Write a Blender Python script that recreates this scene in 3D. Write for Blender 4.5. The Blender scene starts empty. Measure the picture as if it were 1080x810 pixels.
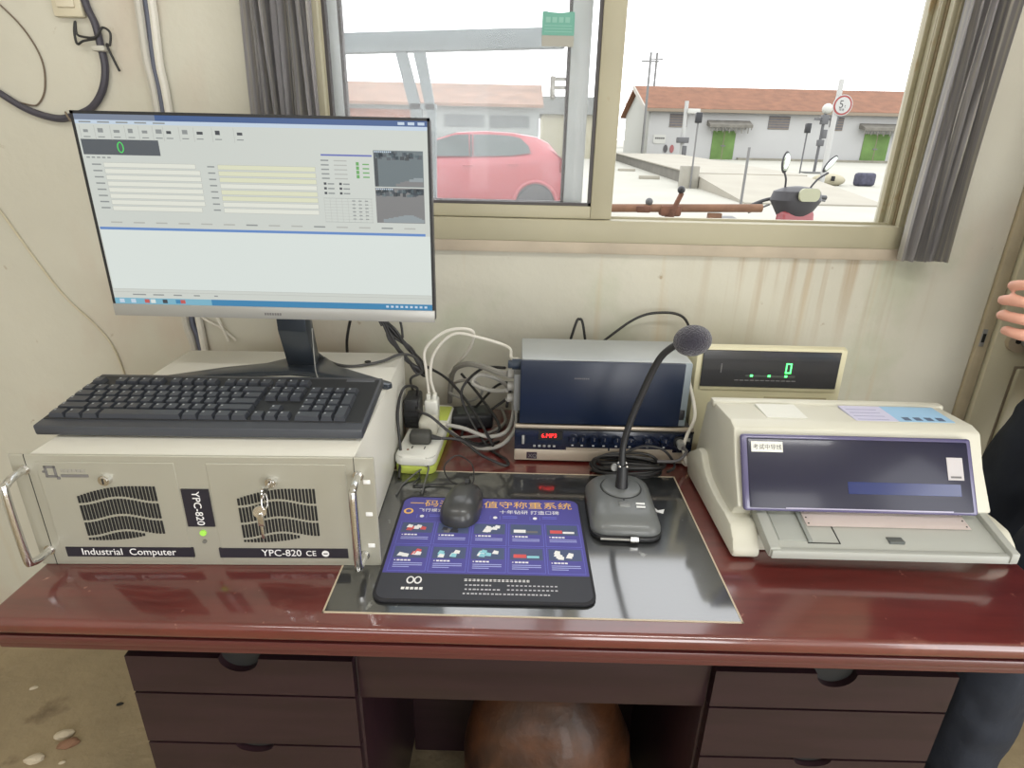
import bpy, bmesh, math, random
from mathutils import Vector, Matrix, Euler
random.seed(7)
C = bpy.context.scene.collection
S = bpy.context.scene
PI = math.pi
# ------------------------------------------------------------------ camera
cam_d = bpy.data.cameras.new('camera'); cam = bpy.data.objects.new('camera', cam_d); C.objects.link(cam)
cam_d.sensor_width = 36; cam_d.lens = 36 * 624.8 / 1080; cam_d.clip_start = .02; cam_d.clip_end = 400
_r = Vector((0.99970044, 0.0127856, 0.0208698)); _d = Vector((0.02409634, -0.36477121, -0.93078533)); _f = Vector((-0.00428795, 0.93100939, -0.36497003))
_m = Matrix((( _r.x, -_d.x, -_f.x, 0.66937), (_r.y, -_d.y, -_f.y, -0.68805), (_r.z, -_d.z, -_f.z, 1.3238), (0, 0, 0, 1)))
cam.matrix_world = _m
S.camera = cam
# ------------------------------------------------------------------ world, lights, exposure
S.view_settings.view_transform = 'Standard'; S.view_settings.look = 'None'
S.view_settings.gamma = 1; S.view_settings.exposure = -0.1; S.view_settings.use_curve_mapping = False
SKY = 3.0
w = bpy.data.worlds.new('overcast'); S.world = w; w.use_nodes = True
bg = w.node_tree.nodes['Background']; bg.inputs[0].default_value = (0.97, 0.985, 1.0, 1); bg.inputs[1].default_value = SKY
def area(name, loc, rot, sx, sy, power, col=(1, 1, 1)):
    l = bpy.data.lights.new(name, 'AREA'); l.shape = 'RECTANGLE'; l.size = sx; l.size_y = sy; l.energy = power; l.color = col
    o = bpy.data.objects.new(name, l); C.objects.link(o); o.location = loc; o.rotation_euler = rot
    return o
area('daylight_side_doorway', (2.66, -1.35, 1.05), (0, -PI / 2, 0), 2.0, 1.2, 14, (1.0, .99, .97)).rotation_euler = (0, PI / 2, 0)
area('daylight_rear_doorway', (1.75, -3.36, 1.08), (PI / 2, 0, 0), 1.25, 2.1, 40, (1.0, .985, .96))
area('daylight_rear_window', (-.4, -3.3, 1.55), (PI / 2, 0, 0), 1.6, 1.1, 4, (1.0, .995, .985))
# ------------------------------------------------------------------ materials
def lin(c):
    return tuple(((v / 255) / 12.92 if v / 255 <= .04045 else ((v / 255 + .055) / 1.055) ** 2.4) for v in c)
MATS = {}
def out_rgb(v, k):
    l = lin((v, v, v))[0] * k; return 255 * (12.92 * l if l <= .0031308 else 1.055 * l ** (1 / 2.4) - .055)
def mat(name, rgb, rough=.5, metal=0, coat=0, coat_rough=.08, var=0, scale=8, bump=0, bscale=60, spec=.5, emit=0, trans=0, sheen=0, cior=1.5, out=0):
    if out: rgb = tuple(out_rgb(v, out) for v in rgb)
    if name in MATS: return MATS[name]
    m = bpy.data.materials.new(name); m.use_nodes = True; nt = m.node_tree; b = nt.nodes['Principled BSDF']
    c = lin(rgb) + (1,)
    b.inputs['Base Color'].default_value = c; b.inputs['Roughness'].default_value = rough; b.inputs['Metallic'].default_value = metal
    b.inputs['Coat Weight'].default_value = coat; b.inputs['Coat Roughness'].default_value = coat_rough; b.inputs['Coat IOR'].default_value = cior
    b.inputs['Specular IOR Level'].default_value = spec; b.inputs['Transmission Weight'].default_value = trans
    b.inputs['Sheen Weight'].default_value = sheen
    if emit: b.inputs['Emission Color'].default_value = c; b.inputs['Emission Strength'].default_value = emit
    if var or bump:
        tc = nt.nodes.new('ShaderNodeTexCoord')
    if var:
        n = nt.nodes.new('ShaderNodeTexNoise'); n.inputs['Scale'].default_value = scale; n.inputs['Detail'].default_value = 6
        nt.links.new(tc.outputs['Object'], n.inputs['Vector'])
        r = nt.nodes.new('ShaderNodeValToRGB'); r.color_ramp.elements[0].position = .3; r.color_ramp.elements[1].position = .7
        r.color_ramp.elements[0].color = tuple(max(0, v * (1 - var)) for v in c[:3]) + (1,)
        r.color_ramp.elements[1].color = tuple(min(1, v * (1 + var)) for v in c[:3]) + (1,)
        nt.links.new(n.outputs['Fac'], r.inputs[0]); nt.links.new(r.outputs[0], b.inputs['Base Color'])
    if bump:
        n2 = nt.nodes.new('ShaderNodeTexNoise'); n2.inputs['Scale'].default_value = bscale; n2.inputs['Detail'].default_value = 5
        nt.links.new(tc.outputs['Object'], n2.inputs['Vector'])
        bp = nt.nodes.new('ShaderNodeBump'); bp.inputs['Strength'].default_value = bump; bp.inputs['Distance'].default_value = .01
        nt.links.new(n2.outputs['Fac'], bp.inputs['Height']); nt.links.new(bp.outputs[0], b.inputs['Normal'])
    MATS[name] = m; return m
def omat(k, name, rgb, *a, **kw): return mat(name, rgb, *a, out=k, **kw)
def nodes(m): return m.node_tree.nodes, m.node_tree.links, m.node_tree.nodes['Principled BSDF']
def layer(m, rgb, vec_scale, noise_scale, lo, hi, detail=6, distort=0):
    """stains / dust with a shape of their own, mixed over the current base colour"""
    N, L, b = nodes(m)
    tc = N.new('ShaderNodeTexCoord'); mp = N.new('ShaderNodeMapping'); mp.inputs['Scale'].default_value = vec_scale
    n = N.new('ShaderNodeTexNoise'); n.inputs['Scale'].default_value = noise_scale; n.inputs['Detail'].default_value = detail; n.inputs['Distortion'].default_value = distort
    mr = N.new('ShaderNodeMapRange'); mr.inputs[1].default_value = lo; mr.inputs[2].default_value = hi
    mx = N.new('ShaderNodeMix'); mx.data_type = 'RGBA'
    L.new(tc.outputs['Object'], mp.inputs[0]); L.new(mp.outputs[0], n.inputs['Vector']); L.new(n.outputs['Fac'], mr.inputs[0]); L.new(mr.outputs[0], mx.inputs[0])
    old = b.inputs['Base Color']
    if old.is_linked: L.new(old.links[0].from_socket, mx.inputs[6])
    else: mx.inputs[6].default_value = old.default_value
    mx.inputs[7].default_value = lin(rgb) + (1,)
    L.new(mx.outputs[2], b.inputs['Base Color'])
    return m

M_wall = mat('wall_plaster', (198, 195, 181), .85, var=.06, scale=2.2, bump=.25, bscale=18)
layer(M_wall, (190, 172, 156), (1.5, 1, .8), 2.3, .52, .75)
layer(M_wall, (178, 182, 160), (1, 1, 1), 3.7, .60, .76)
layer(M_wall, (160, 145, 122), (1, 1, 1), 24, .70, .76)
layer(M_wall, (192, 176, 148), (14, 1, .5), 1.5, .62, .80)
def drips(m):
    N, L, b = nodes(m); tc = N.new('ShaderNodeTexCoord'); sp = N.new('ShaderNodeSeparateXYZ'); L.new(tc.outputs['Object'], sp.inputs[0])
    def mr(src, a, c, lo=0, hi=1):
        n = N.new('ShaderNodeMapRange'); n.inputs[1].default_value = a; n.inputs[2].default_value = c; n.inputs[3].default_value = lo; n.inputs[4].default_value = hi; L.new(src, n.inputs[0]); return n.outputs[0]
    def mul(p, q):
        n = N.new('ShaderNodeMath'); n.operation = 'MULTIPLY'; L.new(p, n.inputs[0]); L.new(q, n.inputs[1]); return n.outputs[0]
    mp = N.new('ShaderNodeMapping'); mp.inputs['Scale'].default_value = (34, 1, 1.2); L.new(tc.outputs['Object'], mp.inputs[0])
    ns = N.new('ShaderNodeTexNoise'); ns.inputs['Scale'].default_value = 1.3; ns.inputs['Detail'].default_value = 4; L.new(mp.outputs[0], ns.inputs['Vector'])
    f = mul(mul(mr(ns.outputs['Fac'], .50, .68), mr(sp.outputs['Z'], .88, 1.12)), mul(mr(sp.outputs['X'], 1.02, 1.18), mr(sp.outputs['X'], 1.62, 1.50)))
    g = mul(f, mr(sp.outputs['Z'], 1.13, 1.12)); mx = N.new('ShaderNodeMix'); mx.data_type = 'RGBA'; L.new(mul(g, mr(sp.outputs['X'], 0, .01, .55, .55)), mx.inputs[0])
    L.new(b.inputs['Base Color'].links[0].from_socket, mx.inputs[6]); mx.inputs[7].default_value = lin((158, 128, 90)) + (1,); L.new(mx.outputs[2], b.inputs['Base Color'])
drips(M_wall)
M_ceil = mat('ceiling_paint', (225, 222, 212), .9)
M_floor = mat('concrete_floor', (150, 135, 108), .8, var=.14, scale=6, bump=.5, bscale=30)
layer(M_floor, (108, 92, 72), (1, 1, 1), 9, .58, .72)
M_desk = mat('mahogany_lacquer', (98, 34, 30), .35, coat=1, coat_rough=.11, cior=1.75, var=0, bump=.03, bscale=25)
layer(M_desk, (84, 26, 23), (2, 14, 2), 3, .4, .65)
layer(M_desk, (150, 100, 88), (1, 1, 1), 7, .66, .85)
layer(M_desk, (165, 110, 96), (1, 1, 1), 55, .70, .78)
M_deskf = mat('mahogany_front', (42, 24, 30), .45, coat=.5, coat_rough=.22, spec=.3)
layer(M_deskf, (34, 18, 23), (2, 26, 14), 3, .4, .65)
M_inlay = mat('black_leatherette', (34, 36, 37), .35, coat=1, coat_rough=.09, cior=2.3, bump=.02, bscale=150)
layer(M_inlay, (120, 122, 120), (1, 1, 1), 40, .68, .75)
M_pipe_cream = mat('cream_piping', (196, 182, 160), .5)
M_frame = mat('window_frame_paint', (166, 160, 136), .5, var=.05, scale=6)
layer(M_frame, (150, 132, 98), (1, 1, 1), 18, .64, .74)
M_frame_d = mat('window_gasket', (70, 66, 66), .6)
M_frame2 = mat('outer_sash_aluminium', (176, 182, 184), .5, var=.07, scale=22)
M_black = mat('black_plastic', (30, 31, 34), .42)
M_black_gl = mat('black_gloss', (18, 20, 26), .15, coat=.5)
M_key = mat('key_plastic', (58, 61, 68), .34)
M_kb = mat('keyboard_shell', (62, 65, 72), .36)
M_white = mat('white_plastic', (222, 222, 214), .45)
M_silver = mat('silver_plastic', (160, 160, 157), .35, metal=.3)
M_steel = mat('chassis_steel', (216, 214, 204), .45, var=.02)
M_plate = mat('faceplate_grey', (166, 164, 151), .42, metal=.25)
M_chrome = mat('chrome', (226, 226, 226), .18, metal=1)
M_dark = mat('dark_recess', (26, 26, 26), .8)
M_label = mat('label_black', (34, 32, 42), .45)
M_text = mat('print_white', (232, 232, 232), .6)
M_tgrey = mat('print_grey', (110, 108, 108), .6)
M_led_g = mat('led_green', (150, 205, 80), .5, emit=.35)
M_cable_w = mat('cable_white', (214, 210, 200), .5)
M_cable_g = mat('cable_grey', (150, 148, 142), .5)
M_cable_k = mat('cable_black', (34, 33, 34), .45)
M_curtain = mat('curtain_grey', (176, 173, 175), .85, sheen=.3)
layer(M_curtain, (206, 202, 192), (60, 60, .6), 2, .48, .62)

def glass(name, haze, tint=(1, 1, 1)):
    m = bpy.data.materials.new(name); m.use_nodes = True; nt = m.node_tree; nt.nodes.clear()
    out = nt.nodes.new('ShaderNodeOutputMaterial'); tr = nt.nodes.new('ShaderNodeBsdfTransparent'); tr.inputs[0].default_value = tint + (1,)
    gl = nt.nodes.new('ShaderNodeBsdfGlossy'); gl.inputs['Roughness'].default_value = .03
    tl = nt.nodes.new('ShaderNodeBsdfTranslucent'); tl.inputs[0].default_value = (.95, .96, .97, 1)
    m1 = nt.nodes.new('ShaderNodeMixShader'); m2 = nt.nodes.new('ShaderNodeMixShader'); m2.inputs[0].default_value = .012
    if haze:
        tc = nt.nodes.new('ShaderNodeTexCoord'); n = nt.nodes.new('ShaderNodeTexNoise'); n.inputs['Scale'].default_value = 14; n.inputs['Detail'].default_value = 8
        mr = nt.nodes.new('ShaderNodeMapRange'); mr.inputs[3].default_value = haze * .75; mr.inputs[4].default_value = haze * 1.3
        nt.links.new(tc.outputs['Object'], n.inputs['Vector']); nt.links.new(n.outputs['Fac'], mr.inputs[0]); nt.links.new(mr.outputs[0], m1.inputs[0])
    else: m1.inputs[0].default_value = 0
    nt.links.new(tr.outputs[0], m1.inputs[1]); nt.links.new(tl.outputs[0], m1.inputs[2])
    nt.links.new(m1.outputs[0], m2.inputs[1]); nt.links.new(gl.outputs[0], m2.inputs[2]); nt.links.new(m2.outputs[0], out.inputs[0])
    return m
M_glass = glass('dusty_window_glass', .095)
# ------------------------------------------------------------------ mesh builder
class MB:
    def __init__(s): s.bm = bmesh.new(); s.mats = []
    def mi(s, m):
        if m not in s.mats: s.mats.append(m)
        return s.mats.index(m)
    def merge(s, b2, m, M=None):
        if M is not None: b2.transform(M)
        i = s.mi(m)
        for f in b2.faces: f.material_index = i
        me = bpy.data.meshes.new('t'); b2.to_mesh(me); b2.free()
        s.bm.from_mesh(me); bpy.data.meshes.remove(me); return s
    def box(s, lo, hi, m, bev=0, seg=2, M=None):
        b = bmesh.new(); bmesh.ops.create_cube(b, size=1)
        lo = Vector(lo); hi = Vector(hi); c = (lo + hi) / 2; d = hi - lo
        for v in b.verts: v.co = Vector((c.x + v.co.x * d.x, c.y + v.co.y * d.y, c.z + v.co.z * d.z))
        if bev:
            bev = min(bev, min(abs(d.x), abs(d.y), abs(d.z)) * .49)
            bmesh.ops.bevel(b, geom=b.edges[:], offset=bev, segments=seg, profile=.5, affect='EDGES')
        return s.merge(b, m, M)
    def prism(s, pts, axis, a, b_, m, bev=0, seg=2, M=None):
        """2D outline extruded along axis from a to b_. axis x: pts=(y,z); y: (x,z); z: (x,y)"""
        b = bmesh.new()
        def P(p, t): return {'x': (t, p[0], p[1]), 'y': (p[0], t, p[1]), 'z': (p[0], p[1], t)}[axis]
        v0 = [b.verts.new(P(p, a)) for p in pts]; v1 = [b.verts.new(P(p, b_)) for p in pts]
        n = len(pts); b.faces.new(v0); b.faces.new(v1[::-1])
        for i in range(n): b.faces.new((v0[i], v1[i], v1[(i + 1) % n], v0[(i + 1) % n]))
        bmesh.ops.recalc_face_normals(b, faces=b.faces[:])
        if bev: bmesh.ops.bevel(b, geom=b.edges[:], offset=bev, segments=seg, profile=.5, affect='EDGES')
        return s.merge(b, m, M)
    def cyl(s, p, q, r, m, r2=None, n=20, M=None, cap=True):
        p = Vector(p); q = Vector(q); r2 = r if r2 is None else r2; d = q - p
        b = bmesh.new(); bmesh.ops.create_cone(b, cap_ends=cap, segments=n, radius1=r, radius2=r2, depth=d.length)
        b.transform(Matrix.Translation((p + q) / 2) @ d.to_track_quat('Z', 'Y').to_matrix().to_4x4())
        return s.merge(b, m, M)
    def sph(s, c, r, m, sc=(1, 1, 1), n=20, M=None):
        b = bmesh.new(); bmesh.ops.create_uvsphere(b, u_segments=n, v_segments=n // 2 + 2, radius=r)
        for v in b.verts: v.co = Vector((c[0] + v.co.x * sc[0], c[1] + v.co.y * sc[1], c[2] + v.co.z * sc[2]))
        return s.merge(b, m, M)
    def lathe(s, prof, m, c=(0, 0, 0), n=28, M=None):
        b = bmesh.new(); rings = []
        for r, z in prof:
            rings.append([b.verts.new((c[0] + r * math.cos(2 * PI * i / n), c[1] + r * math.sin(2 * PI * i / n), c[2] + z)) for i in range(n)])
        for a_, b2 in zip(rings, rings[1:]):
            for i in range(n): b.faces.new((a_[i], a_[(i + 1) % n], b2[(i + 1) % n], b2[i]))
        b.faces.new(rings[0][::-1]); b.faces.new(rings[-1])
        return s.merge(b, m, M)
    def tube(s, pts, r, m, n=8, k=6, closed=False, taper=None, M=None):
        P = spline(pts, k) if k > 1 else [Vector(p) for p in pts]
        b = bmesh.new(); rings = []; up = Vector((0, 0, 1)); prevn = None
        for i, p in enumerate(P):
            t = (P[min(i + 1, len(P) - 1)] - P[max(i - 1, 0)])
            t = t.normalized() if t.length > 1e-9 else Vector((0, 0, 1))
            if prevn is None:
                a_ = t.cross(up); a_ = t.cross(Vector((1, 0, 0))) if a_.length < .1 else a_
            else: a_ = prevn - t * prevn.dot(t)
            a_.normalize(); prevn = a_; c_ = t.cross(a_)
            rr = r if taper is None else r + (taper - r) * i / (len(P) - 1)
            rings.append([b.verts.new(p + a_ * rr * math.cos(2 * PI * j / n) + c_ * rr * math.sin(2 * PI * j / n)) for j in range(n)])
        for a_, b2 in zip(rings, rings[1:]):
            for i in range(n): b.faces.new((a_[i], a_[(i + 1) % n], b2[(i + 1) % n], b2[i]))
        b.faces.new(rings[0][::-1]); b.faces.new(rings[-1])
        bmesh.ops.recalc_face_normals(b, faces=b.faces[:])
        return s.merge(b, m, M)
    def quad(s, pts, m):
        vs = [s.bm.verts.new(p) for p in pts]; f = s.bm.faces.new(vs); f.material_index = s.mi(m); return s
    def text(s, txt, size, m, M, ext=.0002, align='LEFT'):
        cu = bpy.data.curves.new('t', 'FONT'); cu.body = txt; cu.size = size; cu.extrude = ext; cu.align_x = align; cu.resolution_u = 3
        o = bpy.data.objects.new('t', cu); C.objects.link(o)
        dg = bpy.context.evaluated_depsgraph_get(); me = bpy.data.meshes.new_from_object(o.evaluated_get(dg))
        b = bmesh.new(); b.from_mesh(me); bpy.data.objects.remove(o); bpy.data.curves.remove(cu); bpy.data.meshes.remove(me)
        return s.merge(b, m, M)
    def build(s, name, parent=None, loc=None, rot=None, smooth=35):
        me = bpy.data.meshes.new(name); s.bm.normal_update(); s.bm.to_mesh(me); s.bm.free()
        for m in s.mats: me.materials.append(m)
        if smooth:
            me.polygons.foreach_set('use_smooth', [True] * len(me.polygons)); me.set_sharp_from_angle(angle=math.radians(smooth))
        o = bpy.data.objects.new(name, me); C.objects.link(o)
        if parent is not None: o.parent = parent
        if loc is not None: o.location = loc
        if rot is not None: o.rotation_euler = rot
        return o
def spline(pts, k):
    P = [Vector(p) for p in pts]; out = []
    if len(P) < 3: return P
    for i in range(len(P) - 1):
        p0 = P[max(i - 1, 0)]; p1 = P[i]; p2 = P[i + 1]; p3 = P[min(i + 2, len(P) - 1)]
        for j in range(k):
            t = j / k
            out.append(.5 * ((2 * p1) + (p2 - p0) * t + (2 * p0 - 5 * p1 + 4 * p2 - p3) * t * t + (3 * p1 - p0 - 3 * p2 + p3) * t ** 3))
    out.append(P[-1]); return out
def thing(name, label, cat, loc=(0, 0, 0), rotz=0, group=None):
    o = bpy.data.objects.new(name, None); C.objects.link(o); o.empty_display_size = .05
    o.location = loc; o.rotation_euler = (0, 0, rotz); o['label'] = label; o['category'] = cat
    if group: o['group'] = group
    return o
def tag(o, label, cat, group=None, kind=None):
    o['label'] = label; o['category'] = cat
    if group: o['group'] = group
    if kind: o['kind'] = kind
    return o
def struct(o): o['kind'] = 'structure'; return o
T = Matrix.Translation
def R_(ax, deg): return Matrix.Rotation(math.radians(deg), 4, ax)
UPR = R_('X', 90)     # text standing upright facing -y

# ================================================================== THE ROOM
WY = .62     # inner face of the back wall
XL, XR, YR, ZC = -1.35, 2.65, -3.35, 2.85
wx0, wx1, wz0, wz1 = .23, 1.49, 1.146, 2.35      # window opening
b = MB()
b.box((XL - .2, WY, -.05), (wx0, WY + .115, ZC), M_wall)
b.box((wx1, WY, -.05), (XR + .2, WY + .115, ZC), M_wall)
b.box((wx0, WY, -.05), (wx1, WY + .115, wz0), M_wall)
b.box((wx0, WY, wz1), (wx1, WY + .115, ZC), M_wall)
struct(b.build('wall_back', smooth=0))
struct(MB().box((XL - .2, YR, -.05), (XL, WY, ZC), M_wall).build('wall_left', smooth=0))
struct(MB().box((XR, YR, -.05), (XR + .2, -2.0, ZC), M_wall).box((XR, -.7, -.05), (XR + .2, WY, ZC), M_wall).box((XR, -2.0, 2.1), (XR + .2, -.7, ZC), M_wall).build('wall_right', smooth=0))
b = MB()
b.box((XL - .2, YR - .2, -.05), (-1.2, YR, ZC), M_wall); b.box((.4, YR - .2, -.05), (1.1, YR, ZC), M_wall); b.box((2.4, YR - .2, -.05), (XR + .2, YR, ZC), M_wall)
b.box((-1.2, YR - .2, -.05), (.4, YR, 1.0), M_wall); b.box((-1.2, YR - .2, 2.1), (.4, YR, ZC), M_wall); b.box((1.1, YR - .2, 2.15), (2.4, YR, ZC), M_wall)
struct(b.build('wall_rear', smooth=0))
struct(MB().box((XL - .2, YR - .2, -.05), (XR + .2, WY, 0), M_floor).build('floor', smooth=0))
struct(MB().box((XL - .2, YR - .2, ZC), (XR + .2, WY + .24, ZC + .1), M_ceil).build('ceiling', smooth=0))

# unseen tube lamps added above and behind the camera to brighten the room
M_tube = mat('fill_lamp_tube', (255, 250, 240), .5, emit=3)
for i, (x, y, lb) in enumerate(((-.3, -1.1, 'added unseen twin tube fill lamp over the left of the room'), (1.5, -1.1, 'added unseen twin tube fill lamp over the right of the room'))):
    t = thing('fill_ceiling_lamp', lb, 'lamp', (x, y, ZC), 0, 'added ceiling fill lamps')
    MB().box((-.62, -.08, -.05), (.62, .08, 0), M_white, .008).build('fill_lamp_housing', t)
    for yy in (-.045, .045): MB().cyl((-.6, yy, -.07), (.6, yy, -.07), .013, M_tube).build('fill_lamp_tube', t)
    l = area('fill_lamp_light', (0, 0, -.09), (0, 0, 0), 1.2, .12, 12 if i == 0 else 18, (1, .995, .975)); l.parent = t

# ------------------------------------------------------------------ window_1
M_groove_ = mat('track_shadow_dirt', (120, 106, 80), .7)
win = struct(bpy.data.objects.new('window_1', None)); C.objects.link(win); win.location = (0, 0, 0)
b = MB(); FY0, FY1 = WY - .012, WY + .10
b.box((wx0, FY0, wz0), (wx1, FY1, 1.192), M_frame, .002); b.box((wx0, FY0, wz1 - .05), (wx1, FY1, wz1), M_frame, .002)
b.box((wx0, FY0, 1.19), (.279, FY1, wz1 - .05), M_frame, .002)
b.box((1.484, FY0, 1.19), (wx1 + .01, FY1, wz1 - .05), M_frame, .002)
[b.box((1.474, WY + yy, 1.19), (1.486, WY + yy + .004, wz1 - .05), M_frame, .001) for yy in (-.008, .030, .036, .068)]
b.box((1.482, WY + .022, 1.19), (1.4845, WY + .030, wz1 - .05), M_groove_); b.box((1.482, WY + .0, 1.19), (1.4845, WY + .006, wz1 - .05), M_white)
b.box((.279, WY + .032, 1.19), (1.484, WY + .036, 1.197), M_frame, .001)
b.build('window_frame', win)
# inner sash (left, in front)
def sash(name, x0, x1, y0, y1, sw_l, sw_r, mt, z0=1.193, rail=.026, z1=2.30):
    s = MB(); s.box((x0, y0, z0), (x0 + sw_l, y1, z1), mt, .002); s.box((x1 - sw_r, y0, z0), (x1, y1, z1), mt, .002)
    s.box((x0 + sw_l, y0, z0), (x1 - sw_r, y1, z0 + rail), mt, .002); s.box((x0 + sw_l, y0, z1 - .03), (x1 - sw_r, y1, z1), mt, .002)
    g = .006
    s.box((x0 + sw_l, y0 + .004, z0 + rail), (x0 + sw_l + g, y1 - .004, z1 - .03), M_frame_d); s.box((x1 - sw_r - g, y0 + .004, z0 + rail), (x1 - sw_r, y1 - .004, z1 - .03), M_frame_d)
    s.box((x0 + sw_l, y0 + .004, z0 + rail), (x1 - sw_r, y1 - .004, z0 + rail + g), M_frame_d)
    o = s.build(name, win)
    ym = (y0 + y1) / 2
    p = MB(); p.quad([(x0 + sw_l, ym, z0 + rail), (x1 - sw_r, ym, z0 + rail), (x1 - sw_r, ym, z1 - .03), (x0 + sw_l, ym, z1 - .03)], M_glass); p.build('pane', o, smooth=0)
    return o
s1 = sash('inner_sash', .270, .867, WY + .002, WY + .028, .012, .045, M_frame)
s2 = sash('outer_sash', .262, .806, WY + .040, WY + .066, .040, .040, M_frame2)
b = MB()   # latch on the outer sash
b.box((.735, WY + .052, 1.446), (.768, WY + .058, 1.452), M_silver, .001); b.box((.735, WY + .052, 1.462), (.768, WY + .058, 1.468), M_silver, .001)
b.box((.728, WY + .050, 1.434), (.738, WY + .060, 1.470), M_silver, .002); b.sph((.734, WY + .055, 1.432), .006, M_silver)
b.build('sash_latch', s2)
b = MB(); b.prism([(WY - .012, 1.146), (WY - .012, 1.122), (WY + .001, 1.120), (WY + .001, 1.146)], 'x', .25, 1.5, mat('sill_edge', (176, 164, 146), .7, var=.1, scale=14), .001)
struct(b.build('trim_1'))
# sticker on the pane
b = MB(); M_teal = mat('sticker_teal', (100, 158, 142), .5, emit=0)
prof = [(.706, 1.536), (.706, 1.576)] + [(.706 + .0625 * i / 10, 1.576 + .0015 - .003 * math.sin(PI * i / 10)) for i in range(1, 10)] + [(.7685, 1.576), (.7685, 1.536)]
b.prism(prof, 'y', WY + .0135, WY + .0143, M_teal)
b.box((.706, WY + .0135, 1.517), (.7685, WY + .0143, 1.5362), mat('sticker_grey', (158, 156, 146), .6))
for k in range(4): b.box((.713 + k * .0125, WY + .0130, 1.558), (.722 + k * .0125, WY + .0136, 1.567), mat('sticker_print', (128, 176, 162), .6))
for z in (1.552, 1.547, 1.542): b.box((.711, WY + .0130, z), (.764, WY + .0136, z + .0012), mat('sticker_print', (128, 176, 162), .6))
tag(b.build('sticker', smooth=0), 'small teal and grey label stuck on the left window pane', 'sticker')

# ------------------------------------------------------------------ door_1 (right end of the back wall)
M_door = mat('door_cream', (206, 200, 174), .5, var=.03, scale=4)
M_groove = mat('door_groove', (150, 138, 120), .7)
d = struct(bpy.data.objects.new('door_1', None)); C.objects.link(d)
b = MB(); b.box((1.745, WY - .022, .01), (2.55, WY - .001, 2.06), M_door, .003); b.build('door_leaf', d)
b = MB(); b.box((1.715, WY - .012, 0), (1.742, WY - .0005, 2.12), mat('door_jamb', (178, 166, 140), .7, var=.1, scale=14), .003)
b.box((2.552, WY - .014, 0), (2.60, WY - .0005, 2.12), M_door, .003); b.box((1.715, WY - .014, 2.065), (2.60, WY - .0005, 2.12), M_door, .003); b.build('door_frame', d)
b = MB(); b.box((1.807, WY - .0235, .25), (2.45, WY - .0222, .893), M_groove)
x = 1.811
for k in range(14):
    b.box((x, WY - .032, .254), (x + .040, WY - .0225, .889), M_door, .007, 3); x += .0455
b.build('fluted_panel', d)
b = MB(); b.cyl((1.792, WY - .022, .955), (1.792, WY - .034, .955), .026, mat('rosette', (196, 182, 160), .35, metal=.3), n=28); b.cyl((1.786, WY - .034, .955), (1.786, WY - .036, .955), .006, M_dark)
b.cyl((1.802, WY - .030, .955), (1.802, WY - .060, .955), .011, M_silver); b.sph((1.802, WY - .068, .955), .02, M_silver); b.build('door_knob', d)
b = MB(); b.box((1.718, WY - .014, .935), (1.729, WY - .0118, .975), M_silver, .001); b.box((1.720, WY - .0148, .945), (1.727, WY - .0138, .965), M_dark); b.build('strike_plate', d)

# ------------------------------------------------------------------ curtains
def curtain(x0, x1, z0, z1, label, seed, gather, lean=0.0):
    rnd = random.Random(seed); b = MB(); n = 90; rows = 14; bm = bmesh.new(); g = []
    ph = [rnd.uniform(0, 6) for _ in range(4)]
    for r in range(rows + 1):
        v = r / rows; z = z0 + (z1 - z0) * v; row = []
        for i in range(n + 1):
            u = i / n
            x = x0 + (x1 - x0) * u + lean * (1 - v) + .004 * math.sin(9 * v + 12 * u + ph[3])
            y = WY - .030 - gather * (.5 + .5 * math.sin(u * 38 + ph[0] + .8 * math.sin(3 * v))) * .9 - .008 * math.sin(u * 91 + ph[1] + v) - .004 * math.sin(u * 160 + ph[2])
            row.append(bm.verts.new((x, y, z)))
        g.append(row)
    for r in range(rows):
        for i in range(n): bm.faces.new((g[r][i], g[r][i + 1], g[r + 1][i + 1], g[r + 1][i]))
    bmesh.ops.solidify(bm, geom=bm.faces[:], thickness=.0015)
    b.merge(bm, M_curtain); return tag(b.build('curtain', smooth=80), label, 'curtain', 'curtains at the window')
curtain(.150, .283, 1.16, 2.45, 'gathered grey curtain hanging left of the window behind the monitor', 3, .030)
curtain(1.474, 1.562, 1.128, 2.45, 'gathered grey curtain hanging at the right edge of the window', 8, .026)

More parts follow.
